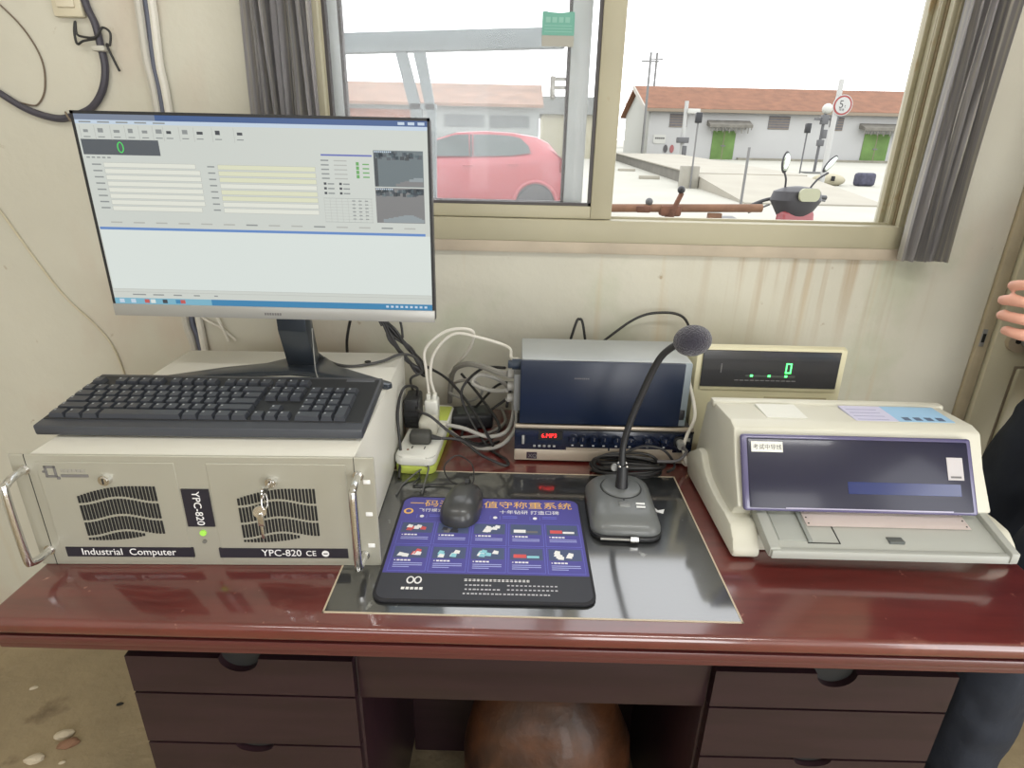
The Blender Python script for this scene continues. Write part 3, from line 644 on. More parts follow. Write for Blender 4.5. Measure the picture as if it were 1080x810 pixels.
b = MB(); b.prism([(.032, .806), (.106, .8262), (.106, .8300), (.032, .8100)], 'x', 1.100, 1.106, mat('guide_grey', (134, 138, 134), .5), .001); b.prism([(.036, .8055), (.106, .8245), (.106, .8260), (.036, .8072)], 'x', 1.060, 1.100, mat('guide_grey2', (156, 159, 154), .5), .0004); PP(b).build('paper_guide', pr)
b = MB(); b.box((1.075, .180, .9345), (1.140, .235, .9372), M_white); PP(b).build('top_label', pr, smooth=0)
b = MB(); b.box((1.215, .176, .9345), (1.285, .235, .9372), mat('label_lilac', (196, 194, 216), .5)); b.box((1.283, .176, .9345), (1.372, .235, .9373), mat('label_blue', (150, 188, 218), .5))
for k in range(4): b.box((1.295 + k * .018, .180, .9372), (1.306 + k * .018, .192, .9376), mat('label_ink', (80, 96, 122), .5))
for k in range(4): b.box((1.22, .180 + k * .013, .9372), (1.27, .182 + k * .013, .9374), mat('label_ink2', (150, 150, 180), .5))
PP(b).build('top_label', pr, smooth=0)
# sheet of paper in the tray
b = MB(); bm = bmesh.new(); g = []
for i in range(9):
    u = i / 8; y = .109 - .050 * u; z = .8035 + (y - .022) * .2667 + .0030; g.append([bm.verts.new((1.1085 + (1.352 - 1.1085) * k / 10, y, z)) for k in range(11)])
for i in range(8):
    for k in range(10): bm.faces.new((g[i][k], g[i][k + 1], g[i + 1][k + 1], g[i + 1][k]))
bmesh.ops.solidify(bm, geom=bm.faces[:], thickness=.0003); b.merge(bm, mat('form_paper', (246, 234, 230), .8))
for k in range(4):
    for xx in (1.1125, 1.3475): b.cyl((xx, .064 + k * .011, .8174 + k * .00293), (xx, .0638 + k * .011, .8183 + k * .00293), .0012, M_dark, n=8)
tag(b.build('printed_form', smooth=60), 'pale pink punched paper form lying in the printer tray', 'paper')

# ================================================================== MOUSE PAD
mp = thing('mouse_pad', 'blue and black printed mouse pad with rounded corners', 'mouse pad', (.484, -.062, ZD + .0012), math.radians(.3))
PW, PD = .303, .256; TH = .004
def rr(w_, d_, r, n=6, x=0, y=0):
    out = []
    for cx, cy, a0 in ((w_ - r, d_ - r, 0), (r, d_ - r, 90), (r, r, 180), (w_ - r, r, 270)):
        for k in range(n + 1): a = math.radians(a0 + 90 * k / n); out.append((x + cx + r * math.cos(a), y + cy + r * math.sin(a)))
    return out
b = MB(); b.prism(rr(PW, PD, .018), 'z', 0, TH, mat('pad_rubber', (30, 30, 36), .7), .0006); b.build('pad_base', mp)
M_pb = mat('pad_blue', (78, 74, 152), .6); M_pb2 = mat('pad_blue_light', (104, 108, 200), .6); M_pd = mat('pad_dark', (50, 52, 60), .6); M_gold = mat('pad_gold', (238, 190, 96), .6); M_pc = mat('pad_cyan', (140, 200, 214), .6); M_pr = mat('pad_red', (208, 84, 84), .6); M_pcard = mat('pad_card', (72, 84, 118), .6)
b = MB(); e = .004
b.prism([(x + e, y + e) for x, y in rr(PW - 2 * e, PD - 2 * e, .016)], 'z', TH - .0002, TH + .0001, M_pd)
b.prism([(e + .0005, .056)] + [(PW - e - .0005, .056)] + [(x + e, y + e) for x, y in rr(PW - 2 * e, PD - 2 * e, .016) if y > .1], 'z', TH, TH + .0002, M_pb)
def FL(x, y, z=.0003): return T((x, y, TH + z))
b.text('一码通无人值守称重系统', .0205, M_gold, FL(.014, PD - .030) @ Matrix.Diagonal((1.22, 1.05, 1, 1)), .0001)
b.text('飞行模式', .0105, M_text, FL(.032, PD - .046), .0001)
b.text('十年钻研 打造口碑', .0115, M_text, FL(.166, PD - .0475) @ Matrix.Diagonal((1.05, 1, 1, 1)), .0001)
b.cyl((.016, PD - .046, TH), (.016, PD - .046, TH + .0005), .008, M_gold, n=12); b.cyl((.016, PD - .046, TH), (.016, PD - .046, TH + .0006), .0048, M_pb, n=12)
for k, xx in enumerate((.040, .100, .160, .225)):
    b.cyl((xx, PD - .060, TH), (xx, PD - .060, TH + .0005), .0035, M_text, n=10)
    for j in range(2): b.box((xx + .012, PD - .0605 + j * .004, TH), (xx + .036, PD - .0590 + j * .004, TH + .0004), M_pb2)
    for dx_ in (-.0085, .0075): b.box((xx + dx_, PD - .065, TH), (xx + dx_ + .0008, PD - .055, TH + .0004), M_pb2)
rnd = random.Random(11)
for r_ in range(2):
    for c_ in range(5):
        x = .010 + c_ * .0575; y = .122 - r_ * .062
        b.box((x, y, TH), (x + .0545, y + .0585, TH + .0003), M_pb2); b.box((x + .0007, y + .0007, TH), (x + .0538, y + .0578, TH + .0004), M_pb)
        b.box((x + .003, y + .029, TH), (x + .0515, y + .0555, TH + .00045), M_pcard)
        pal = {(0, 0): (M_text, M_pr), (0, 1): (M_pd, M_tgrey), (0, 2): (M_text, M_text), (0, 3): (M_text, M_tgrey), (0, 4): (M_pr, M_text), (1, 0): (M_text, M_pr), (1, 1): (M_pc, M_text), (1, 2): (M_pc, M_text), (1, 3): (M_pr, M_pc), (1, 4): (M_text, M_text)}[(r_, c_)]
        if c_ == 4 and r_ == 0 or c_ == 3:
            b.box((x + .008, y + .034, TH), (x + .027, y + .042, TH + .0005), pal[0]); b.box((x + .028, y + .034, TH), (x + .046, y + .039, TH + .0005), pal[1])
        else:
            for k in range(7):
                px = x + .012 + rnd.random() * .026; py = y + .033 + rnd.random() * .014
                b.prism([(px - .004, py - .002), (px + .005, py - .003), (px + .006, py + .004), (px - .001, py + .006)], 'z', TH, TH + .0005 + .00003 * k, pal[k % 2])
        b.cyl((x + .007, y + .0235, TH), (x + .007, y + .0235, TH + .0005), .0012, M_text, n=8); 
        for k in range(4): b.box((x + .010 + k * .0052, y + .022, TH), (x + .0142 + k * .0052, y + .0252, TH + .0005), M_text)
        for j in range(3 if r_ else 2): b.box((x + .006, y + .0165 - j * .0042, TH), (x + (.048 if j < 2 else .03), y + .0180 - j * .0042, TH + .0005), mat('pad_fineprint', (170, 176, 224), .6))
# footer
for cx in (.047, .0575): b.prism([(cx + .0055 * math.cos(a), .041 + .0075 * math.sin(a)) for a in [2 * PI * k / 18 for k in range(18)]], 'z', TH, TH + .0005, M_text); b.prism([(cx + .0034 * math.cos(a), .041 + .005 * math.sin(a)) for a in [2 * PI * k / 18 for k in range(18)]], 'z', TH, TH + .0007, M_pd)
for k in range(5): b.box((.037 + k * .0062, .022, TH), (.0415 + k * .0062, .0265, TH + .0005), M_text)
for k in range(16): b.box((.122 + k * .0058, .0415, TH), (.1262 + k * .0058, .0423, TH + .0005), M_text); b.box((.122 + k * .0058, .0443, TH), (.1262 + k * .0058, .0451, TH + .0005), M_text); b.box((.1235 + k * .0058 + .0004 * (k % 3), .041, TH), (.1243 + k * .0058 + .0004 * (k % 3), .0456, TH + .0005), M_text)
for j, (n_, xs) in enumerate(((7, .124), (9, .124), (22, .122))):
    for k in range(n_): b.box((xs + k * .0055, .032 - j * .0085, TH), (xs + .003 + (k % 3) * .0006 + k * .0055, .0342 - j * .0085, TH + .0005), mat('pad_fine2', (190, 190, 196), .6))
for j in range(2):
    for k in range(12): b.box((.182 + k * .006, .0325 - j * .0085, TH), (.1855 + k * .006, .0345 - j * .0085, TH + .0005), mat('pad_fine2', (190, 190, 196), .6))
b.build('pad_print', mp, smooth=0)

# ================================================================== MOUSE
ms = thing('computer_mouse', 'black wired computer mouse on the mouse pad', 'mouse', (.588, .158, ZD + .0062), math.radians(-8))
b = MB(); bm = bmesh.new(); bmesh.ops.create_uvsphere(bm, u_segments=32, v_segments=20, radius=1)
for v in bm.verts:
    x, y, z = v.co; sx = .0335 * (1 - .10 * y - .06 * math.exp(-((y - .1) / .4) ** 2)); sgn = lambda q: math.copysign(abs(q) ** .82, q)
    v.co = Vector((sgn(x) * sx, sgn(y) * .056, max(0, z) ** .8 * .036 * (1 - .12 * y) if z > 0 else z * .001))
b.merge(bm, mat('mouse_shell', (56, 57, 58), .36, coat=.3)); b.build('mouse_shell', ms, smooth=60)
b = MB(); b.cyl((-.004, .035, .0295), (.004, .035, .0295), .007, M_black, n=20); b.box((-.0006, .012, .0325), (.0006, .054, .0335), M_dark); b.build('scroll_wheel', ms)
b = MB(); b.cyl((0, -.040, .0215), (0, -.0425, .0245), .0065, mat('emblem_grey', (150, 152, 154), .4), n=18); b.build('mouse_emblem', ms)
b = MB(); b.tube([(0, .055, .008), (-.002, .068, .004), (-.03, .075, .0), (-.07, .070, -.003), (-.105, .062, -.003), (-.102, .09, .0), (-.12, .125, .004)], .0014, M_cable_k, 7, 8)
b.tube([(0, .056, .008), (.0, .085, .006), (-.01, .115, .02), (-.04, .125, .03), (-.058, .10, .018), (-.04, .078, .002), (-.005, .072, .001)], .0013, M_cable_k, 7, 8); b.build('mouse_cable', ms)
b = MB(); b.cyl((0, .052, .009), (0, .066, .007), .0035, M_tgrey, .0022, 12); b.build('strain_relief', ms)

# ================================================================== GOOSENECK MICROPHONE
mc = thing('gooseneck_microphone', 'black desk microphone with bent gooseneck and foam ball beside the mouse pad', 'microphone', (.853, .165, ZD + .0012), math.radians(-1.5))
M_mic = mat('mic_grey', (98, 101, 101), .38, coat=.15)
b = MB()
prof = [(.0, .0), (1, .0), (1.0, .008), (.985, .012)]
def sq(w_, d_, r, z, dy=0, n=5):
    return [(x - w_ / 2, y - d_ / 2 + dy, z) for x, y in rr(w_, d_, r, n)]
lay = [sq(.104, .146, .02, .0), sq(.112, .154, .024, .004), sq(.112, .154, .024, .012), sq(.108, .150, .024, .018), sq(.100, .138, .026, .026, .003), sq(.090, .118, .03, .033, .010), sq(.074, .084, .03, .0365, .022)]
bm = bmesh.new(); rg = [[bm.verts.new(p) for p in l] for l in lay]
for a_, c_ in zip(rg, rg[1:]):
    for i in range(len(a_)): bm.faces.new((a_[i], a_[(i + 1) % len(a_)], c_[(i + 1) % len(a_)], c_[i]))
bm.faces.new(rg[0][::-1]); bm.faces.new(rg[-1]); b.merge(bm, M_mic); b.build('microphone_base', mc, smooth=60)
b = MB(); b.prism([(x - .057, y - .082) for x, y in rr(.114, .158, .026)], 'z', .0, .0085, M_black, .003); b.build('base_skirt', mc)
b = MB(); b.lathe([(.034, 0), (.032, .004), (.026, .0065), (.001, .007)], M_mic, (0, .020, .0355), 36); b.tube([(.034 * math.cos(a), .020 + .034 * math.sin(a), .0372) for a in [2 * PI * k / 24 for k in range(25)]], .0007, M_black, 6, 2); b.build('speaker_dome', mc)
b = MB(); b.box((-.010, -.036, .0300), (.010, -.023, .0372), mat('mic_button', (120, 122, 122), .35), .003, 3, T((0, 0, 0)) ); b.build('talk_button', mc)
TB = T((0, -.050, .0285)) @ R_('X', 14)
b = MB()
for k in range(6): b.box((-.013 + k * .0052, 0, .001), (-.009 + k * .0052, .0055, .0022), M_text, 0, 1, TB)
for k in range(4): b.box((-.008 + k * .0042, -.0068, .0005), (-.0048 + k * .0042, -.0040, .0017), M_text, 0, 1, TB)
for j in range(2): b.box((.018, .014 + j * .007, .0030), (.032, .0165 + j * .007, .0048), M_text, 0, 1, TB)
b.cyl((0, -.018, .034), (0, -.018, .0375), .0016, M_black, n=10); b.build('base_print', mc, smooth=0)
b = MB(); b.cyl((0, .014, .038), (0, .022, .078), .011, M_black, .0085, 22)
for a in range(4): b.sph((.0085 * math.cos(a * 1.57 + .8), .022 + .0085 * math.sin(a * 1.57 + .8), .079), .0025, M_chrome, n=8)
b.build('neck_collar', mc)
gn = [(0, .021, .070), (-.001, .030, .11), (.009, .034, .16), (.022, .034, .205), (.033, .032, .242), (.044, .028, .270), (.058, .022, .288), (.070, .018, .296)]
b = MB(); b.tube(gn, .0055, M_black, 14, 8); b.build('gooseneck', mc)
b = MB(); b.sph((0, 0, 0), .0255, mat('mic_foam', (44, 42, 56), .95, bump=.6, bscale=400, sheen=.4), (1.12, 1, .92), 28, T((.084, .012, .302)) @ R_('Y', -12)); b.build('foam_windscreen', mc)
b = MB(); b.cyl((-.042, -.0835, .006), (.004, -.0835, .006), .0018, M_silver, n=10); b.cyl((.004, -.084, .007), (.016, -.084, .007), .0045, M_chrome, n=12); b.build('metal_clip', mc)
b = MB(); b.cyl((-.012, .026, .070), (-.012, .032, .070), .006, M_silver, n=16); b.build('lock_screw', mc)

# coil of microphone cable
b = MB(); rnd = random.Random(4)
for k in range(11):
    rx = .062 + rnd.uniform(-.010, .006); ry = .027 + rnd.uniform(-.006, .006); z = .006 + .0042 * (k % 6) ; cx = .882 + rnd.uniform(-.012, .012); cy = .300 + rnd.uniform(-.004, .004)
    b.tube([(cx + rx * math.copysign(abs(math.cos(a)) ** .7, math.cos(a)), cy + ry * math.sin(a) * (.75 + .25 * math.cos(a) ** 2), ZD + z + .004 * math.sin(a * 2 + k)) for a in [2 * PI * i / 16 for i in range(17)]], .0026, M_cable_k, 7, 4)
b.tube([(.94, .295, ZD + .03), (.975, .29, ZD + .035), (.992, .296, ZD + .05), (.9885, .310, ZD + .052)], .003, mat('cable_dark_grey', (86, 84, 86), .5), 8, 6)
b.tube([(.87, .312, ZD + .03), (.91, .31, ZD + .052), (.95, .305, ZD + .05), (.975, .30, ZD + .02), (.96, .29, ZD + .01)], .0025, M_cable_k, 8, 6)
tag(b.build('coiled_cable'), 'coiled black cable lying behind the desk microphone', 'cable')

# ================================================================== POWER STRIP + PLUGS
ps = thing('power_strip', 'white and lime green power strip beside the computer case', 'power strip', (.494, .40, ZD), math.radians(-3))
M_lime = mat('lime_plastic', (190, 204, 92), .45)
b = MB(); b.prism([(x - .038, y - .125) for x, y in rr(.076, .25, .018)], 'z', 0, .018, M_lime, .004); b.build('green_base', ps)
b = MB(); b.prism([(x - .039, y - .126) for x, y in rr(.078, .252, .018)], 'z', .017, .036, M_white, .006)
for y in (-.085, -.03, .03, .085):
    for x in (-.012, .012): b.box((x - .001, y - .005, .0358), (x + .001, y + .005, .0364), M_dark)
b.cyl((-.018, -.095, .0358), (-.018, -.095, .0364), .0025, mat('strip_lamp', (130, 80, 50), .5)); b.box((.006, .04, .036), (.034, .11, .038), M_lime, .001)
b.build('white_cover', ps)
ZS = ZD + .0365
def plug(name, lab, cat, col, lo, hi, bev=.004, extra=None):
    c = ((lo[0] + hi[0]) / 2, (lo[1] + hi[1]) / 2, lo[2]); t = thing(name, lab, cat, c, 0, 'plugs and adapters on the power strip')
    b = MB(); b.box([lo[i] - c[i] for i in range(3)], [hi[i] - c[i] for i in range(3)], col, bev, 3); b.build('plug_body', t)
    if extra: 
        b = MB(); extra(b, c); b.build(extra.__name__, t)
    return t
def pin_ridge(b, c):
    for k in range(3): b.box((-.012, -.0305, .012 + k * .012), (.012, -.0290, .016 + k * .012), M_dark)
plug('power_adapter', 'tall black power adapter plugged in the strip beside the computer case', 'adapter', M_black, (.448, .395, ZS), (.478, .455, ZS + .062), .005, pin_ridge)
def usb_port(b, c):
    b.box((-.010, -.008, .046), (-.002, .006, .058), M_white, .001); b.box((.003, -.008, .046), (.011, .006, .058), M_white, .001)
plug('usb_charger', 'small white charger with two white leads on the power strip', 'charger', M_white, (.484, .43, ZS), (.512, .462, ZS + .046), .004, usb_port)
def cord_grip(b, c): b.cyl((.014, 0, .016), (.034, 0, .018), .006, mat('plug_ivory', (196, 194, 180), .5), .0035, 14)
plug('plug', 'ivory three pin plug in the middle of the power strip', 'plug', mat('plug_ivory', (196, 194, 180), .5), (.482, .362, ZS), (.520, .400, ZS + .034), .008, cord_grip)
def cord_grip_(b, c): b.cyl((.018, 0, .012), (.04, -.002, .010), .006, M_cable_k, .003, 14)
cord_grip_.__name__ = 'cord_grip'
plug('plug', 'low black plug at the front of the power strip', 'plug', mat('plug_dark', (62, 62, 58), .5), (.470, .322, ZS), (.512, .352, ZS + .024), .007, cord_grip_)

bk = thing('power_brick', 'black power brick lying on the desk behind the power strip', 'adapter', (.575, .50, ZD), math.radians(12))
MB().box((-.045, -.03, 0), (.045, .03, .034), M_black, .006, 3).build('brick_case', bk); MB().box((-.03, -.018, .0335), (.03, .018, .0343), mat('brick_label', (60, 66, 64), .5)).build('brick_label', bk)
def cable(lab, col, r, *paths, name='cable', cat='cable', k=8):
    b = MB()
    for p in paths: b.tube(p, r, col, 8, k)
    return tag(b.build(name), lab, cat, 'wires on the left wall' if name == 'wire' else 'loose cables around the desk and wall' if name == 'cable' else None)
Z = ZD
cable('white twin charging lead arching from the white charger to the wall side', M_cable_w, .0032, [(.4925, .446, Z + .092), (.488, .45, Z + .14), (.486, .452, Z + .185), (.515, .452, Z + .218), (.548, .452, Z + .232), (.583, .452, Z + .228), (.578, .48, Z + .19), (.55, .52, Z + .14), (.52, .55, Z + .10)],
      [(.505, .446, Z + .092), (.497, .445, Z + .13), (.505, .45, Z + .18), (.545, .45, Z + .222), (.60, .45, Z + .215), (.655, .44, Z + .200), (.662, .42, Z + .185), (.676, .37, Z + .200)])
cable('pale grey cord looping from the ivory plug toward the blue black box', M_cable_g, .0042, [(.536, .381, Z + .054), (.57, .385, Z + .045), (.62, .385, Z + .028), (.66, .40, Z + .04), (.668, .43, Z + .09), (.645, .44, Z + .125), (.60, .44, Z + .14), (.585, .43, Z + .125), (.62, .42, Z + .115), (.655, .383, Z + .130)],
      [(.54, .40, Z + .03), (.59, .37, Z + .012), (.64, .375, Z + .012), (.672, .385, Z + .045), (.672, .40, Z + .095), (.655, .383, Z + .112)])
cable('thick grey lead entering the side of the blue black box', mat('cable_grey2', (140, 138, 132), .5), .0062, [(.656, .383, Z + .165), (.64, .40, Z + .16), (.60, .45, Z + .155), (.56, .50, Z + .14), (.53, .55, Z + .10), (.52, .575, Z + .02)])
cable('black lead curving from the black front plug across the desk', M_cable_k, .0030, [(.531, .335, Z + .047), (.57, .34, Z + .040), (.61, .32, Z + .02), (.655, .312, Z + .004), (.657, .33, Z + .006), (.62, .38, Z + .006), (.58, .42, Z + .05), (.56, .45, Z + .10), (.60, .46, Z + .145), (.65, .43, Z + .160)])
cable('black lead looping up beside the computer case and over the adapter', M_cable_k, .0028, [(.462, .255, Z + .004), (.458, .30, Z + .03), (.450, .33, Z + .10), (.456, .37, Z + .135), (.474, .41, Z + .12), (.470, .425, Z + .092)],
      [(.474, .40, Z + .08), (.485, .36, Z + .09), (.51, .35, Z + .085), (.55, .35, Z + .05), (.60, .36, Z + .02), (.64, .40, Z + .01)])
cable('tangled black leads on the desk between strip and amplifier', M_cable_k, .0030, [(.55, .55, Z + .10), (.60, .50, Z + .06), (.64, .44, Z + .02), (.60, .40, Z + .004), (.56, .44, Z + .006), (.60, .50, Z + .02), (.66, .52, Z + .06)],
      [(.47, .52, Z + .13), (.52, .50, Z + .11), (.56, .47, Z + .08), (.60, .41, Z + .05), (.63, .36, Z + .02)], [(.55, .58, Z + .01), (.58, .52, Z + .03), (.63, .48, Z + .10), (.66, .44, Z + .12), (.655, .383, Z + .095)])
cable('grey leads lying flat on the desk behind the power strip', M_cable_g, .0034, [(.53, .57, Z + .06), (.545, .50, Z + .10), (.58, .47, Z + .115), (.60, .50, Z + .08), (.57, .54, Z + .04), (.52, .56, Z + .05)], [(.56, .42, Z + .006), (.61, .44, Z + .006), (.65, .50, Z + .006), (.64, .57, Z + .01)])
# thin grey leads at the corner of the mouse pad
cable('thin grey lead on the black inlay beside the computer case', mat('cable_thin', (90, 90, 90), .5), .0016, [(.468, .20, Z + .0027), (.474, .24, Z + .0026), (.50, .275, Z + .012), (.515, .27, Z + .02), (.512, .235, Z + .006), (.512, .205, Z + .0028)])
# monitor power cord with tied bundle
b = MB(); rnd = random.Random(9)
b.tube([(.262, .37, ZP + .09), (.275, .39, ZP + .035), (.31, .385, ZP + .0045), (.36, .36, ZP + .004), (.41, .39, ZP + .004), (.440, .43, ZP + .006), (.465, .46, ZP - .01), (.478, .462, ZP - .04), (.452, .468, ZP - .06), (.45, .50, ZP - .10)], .0028, mat('cord_dark', (72, 72, 72), .45), 8, 8)
for k in range(7):
    o1 = rnd.uniform(-.006, .006); o2 = rnd.uniform(-.006, .006)
    b.tube([(.405 + o1, .462, ZP + .068 + o2), (.425 + o1, .465 + o2, ZP + .040 + o1), (.452 + o2, .466, ZP + .008), (.474 + o1, .468 + o1, ZP - .022 + o2), (.484, .466, ZP - .028 - .004 * k), (.470 + o2, .464, ZP - .040 - o1), (.445, .460 + o2, ZP - .010 + o1), (.418 + o2, .458, ZP + .028), (.405 + o1, .462, ZP + .068 + o2)], .0026, M_cable_k, 7, 5)
b.tube([(.405, .462, ZP + .060), (.408, .466, ZP + .090), (.425, .468, ZP + .088), (.437, .466, ZP + .060), (.440, .464, ZP + .030)], .0026, M_cable_k, 7, 6)
b.tube([(.400, .462, ZP + .055), (.385, .46, ZP + .085), (.36, .44, ZP + .12), (.34, .34, ZP + .17)], .0028, M_cable_k, 8, 6)
tag(b.build('monitor_cord'), 'black monitor cord tied in a bundle behind the computer case', 'cable')
cable('short black lead hanging below the monitor to the case back', M_cable_k, .0030, [(.37, .33, 1.10), (.35, .44, 1.035), (.332, .48, 1.0), (.318, .49, .95), (.315, .495, .90)])
cable('thin grey thread hanging from the monitor stand onto the keyboard', mat('thread_grey', (150, 150, 146), .5), .0009, [(.302, .338, 1.02), (.303, .332, .985), (.305, .325, .962), (.318, .29, .955), (.334, .255, .949), (.338, .232, .9625)])
# cords behind the monitor coming down the wall
def wallcable(lab, col, r, pts, **k): return cable(lab, col, r, [(x, WY - r - .001 - dy, z) for x, z, dy in pts], **k)
wallcable('pale grey cable, left of the bundle running down the wall behind the monitor', mat('cable_grey3', (190, 187, 178), .5), .0080, [(-.060, 2.8, 0), (-.062, 1.70, 0), (-.060, 1.58, 0), (-.064, 1.48, 0), (-.061, 1.39, 0), (-.075, 1.1, 0), (-.083, .95, 0), (-.075, .88, 0), (-.06, .6, 0)])
wallcable('dark cable in the middle of the bundle on the wall behind the monitor', mat('cable_dark3', (88, 92, 108), .5), .0055, [(-.045, 2.8, 0), (-.050, 1.70, 0), (-.046, 1.58, 0), (-.052, 1.47, 0), (-.051, 1.39, 0), (-.064, 1.1, 0), (-.069, .95, 0), (-.062, .89, 0), (-.05, .6, 0)])
wallcable('white cable, right of the bundle running down the wall behind the monitor', mat('cable_white3', (214, 211, 202), .5), .0078, [(-.030, 2.8, 0), (-.036, 1.70, 0), (-.034, 1.58, 0), (-.040, 1.47, 0), (-.038, 1.39, 0), (-.045, 1.1, .0), (-.052, .99, 0), (-.045, .6, 0)])
wallcable('pair of thin white leads crossing on the wall under the monitor', M_cable_w, .0028, [(-.062, .985, .004), (-.040, .955, .004), (-.005, .935, .004), (.025, .905, .004)])
wallcable('thin white lead slanting down the wall under the monitor', M_cable_w, .0032, [(-.015, .985, .008), (-.006, .955, .008), (.010, .905, .008)])
# black conduit with knot at the upper left, thin wires
wallcable('thick black cable hanging in a loop on the upper left wall', mat('cable_navy', (66, 64, 74), .5), .0068, [(-.170, 2.8, 0), (-.166, 1.7, 0), (-.163, 1.58, 0), (-.152, 1.535, 0), (-.150, 1.50, 0), (-.150, 1.46, 0), (-.165, 1.42, 0), (-.195, 1.388, 0), (-.24, 1.371, 0), (-.275, 1.368, 0), (-.33, 1.385, 0), (-.40, 1.43, 0), (-.55, 1.53, 0)])
wallcable('knot of thin black wire tied round the black wall cable', mat('wire_black', (46, 46, 46), .5), .0022, [(-.150, 1.510, .010), (-.175, 1.505, .014), (-.190, 1.500, .012), (-.192, 1.520, .010), (-.186, 1.538, .010), (-.188, 1.518, .010), (-.175, 1.512, .014), (-.150, 1.512, .014), (-.135, 1.528, .012), (-.122, 1.520, .012), (-.128, 1.500, .010), (-.135, 1.498, .008), (-.123, 1.455, .004)], name='wire', cat='wire')
b = MB(); b.box((-.162, WY - .020, 1.488), (-.137, WY - .001, 1.498), mat('clip_white', (190, 188, 178), .5), .003); tag(b.build('cable_clip'), 'pale clip holding the black cable below the wire knot', 'clip')
b = MB(); b.tube([(-.24 + .006 * math.cos(a), WY - .009 + .008 * math.sin(a), 1.371 + .008 * math.sin(a * 2)) for a in [2 * PI * k / 12 for k in range(13)]], .002, mat('tie_brown', (120, 108, 92), .6), 6, 3); tag(b.build('cable_tie'), 'tie round the low point of the black wall cable', 'cable tie')
wallcable('thin curved brown wire at the far left of the wall', mat('wire_brown', (112, 98, 84), .6), .0016, [(-.40, 1.62, 0), (-.35, 1.582, 0), (-.30, 1.53, 0), (-.276, 1.475, 0), (-.282, 1.425, 0), (-.302, 1.395, 0), (-.325, 1.392, 0), (-.38, 1.41, 0), (-.45, 1.46, 0)], name='wire', cat='wire')
wallcable('cream wire running slantwise down the left wall to the keyboard', mat('wire_cream', (196, 188, 164), .7), .0024, [(-.46, 1.22, 0), (-.385, 1.06, 0), (-.345, .99, 0), (-.295, .93, 0), (-.265, .87, 0), (-.25, .75, 0)], name='wire', cat='wire')
b = MB(); b.box((-.225, WY - .014, 1.545), (-.168, WY - .0005, 1.64), mat('switch_cream', (206, 198, 174), .5), .004); b.box((-.214, WY - .018, 1.560), (-.179, WY - .012, 1.625), mat('switch_cream2', (214, 206, 184), .5), .003)
tag(b.build('wall_switch'), 'cream switch plate on the wall left of the black cable', 'switch')
cable('small black cable loop peeping over the blue black box', M_cable_k, .0030, [(.78, .56, .90), (.80, .57, .975), (.808, .575, .985), (.816, .57, .975), (.83, .56, .90)], [(.86, .58, .93), (.93, .585, .985), (.985, .59, 1.0), (1.04, .59, .99), (1.07, .585, .93)])
cable('pale cord dropping between the amplifier and the printer', M_cable_w, .0035, [(1.005, .40, Z + .17), (1.012, .34, Z + .11), (1.0, .33, Z + .07), (.994, .322, Z + .045), (1.003, .318, Z + .012), (1.0, .36, Z + .004)])
# sachet on the desk
b = MB(); b.prism([(.905, .175), (.925, .165), (.930, .178), (.918, .174), (.912, .186)], 'z', ZD + .0011, ZD + .0018, M_text); tag(b.build('paper_scrap'), 'tiny white paper scrap to the right of the desk microphone', 'scrap')
# floor debris
M_st = mat('plaster_chip', (196, 184, 162), .85, bump=.4, bscale=60); M_st2 = mat('brick_chip', (138, 104, 82), .85)
for x, y, s, m, lab in ((-.387, .311, .022, M_st, 'long pale plaster chip on the floor left of the desk'), (-.410, .250, .022, M_st, 'nearest pale plaster chip on the floor left of the desk'), (-.360, .290, .022, M_st2, 'brownish chip beside the pale chips on the floor'), (-.345, .245, .007, M_st, 'small white crumb on the floor near the desk side'), (-.56, .44, .010, M_st, 'small pale crumb on the floor under the desk edge'), (-.31, .40, .008, M_dark, 'small dark crumb on the floor beside the desk pedestal')):
    b = MB(); bm = bmesh.new(); bmesh.ops.create_icosphere(bm, subdivisions=2, radius=s)
    for v in bm.verts: v.co = Vector((v.co.x * random.uniform(.85, 1.2), v.co.y * .6 * random.uniform(.8, 1.1), max(v.co.z, -s * .3) * .5 + s * .15))
    b.merge(bm, m); tag(b.build('rubble_chip', loc=(x, y, 0), rot=(0, 0, random.uniform(.2, .8)), smooth=25), lab, 'rubble', 'rubble on the floor left of the desk')

# ================================================================== PERSON (right edge)
M_skin = mat('skin', (214, 160, 140), .55); M_coat = mat('navy_coat', (24, 30, 52), .85, sheen=.05, bump=.5, bscale=14); M_jean = mat('dark_trousers', (32, 38, 50), .8, bump=.6, bscale=12); M_hair = mat('black_hair', (24, 20, 20), .6); M_shoe = mat('black_shoe', (24, 24, 26), .5)
def skin(name, pts, edges, mt, parent=None, root=0, sub=2):
    me = bpy.data.meshes.new(name); me.from_pydata([p[:3] for p in pts], edges, []); o = bpy.data.objects.new(name, me); C.objects.link(o)
    md = o.modifiers.new('s', 'SKIN'); md.use_smooth_shade = True
    for i, p in enumerate(pts):
        sv = me.skin_vertices[0].data[i]; r = p[3]; sv.radius = r if isinstance(r, tuple) else (r, r); sv.use_root = (i == root)
    sm = o.modifiers.new('d', 'SUBSURF'); sm.levels = sub; sm.render_levels = sub
    dg = bpy.context.evaluated_depsgraph_get(); m2 = bpy.data.meshes.new_from_object(o.evaluated_get(dg)); o.modifiers.clear(); o.data = m2; m2.materials.clear(); m2.materials.append(mt)
    m2.polygons.foreach_set('use_smooth', [True] * len(m2.polygons)); m2.name = name
    if parent is not None: o.parent = parent
    return o
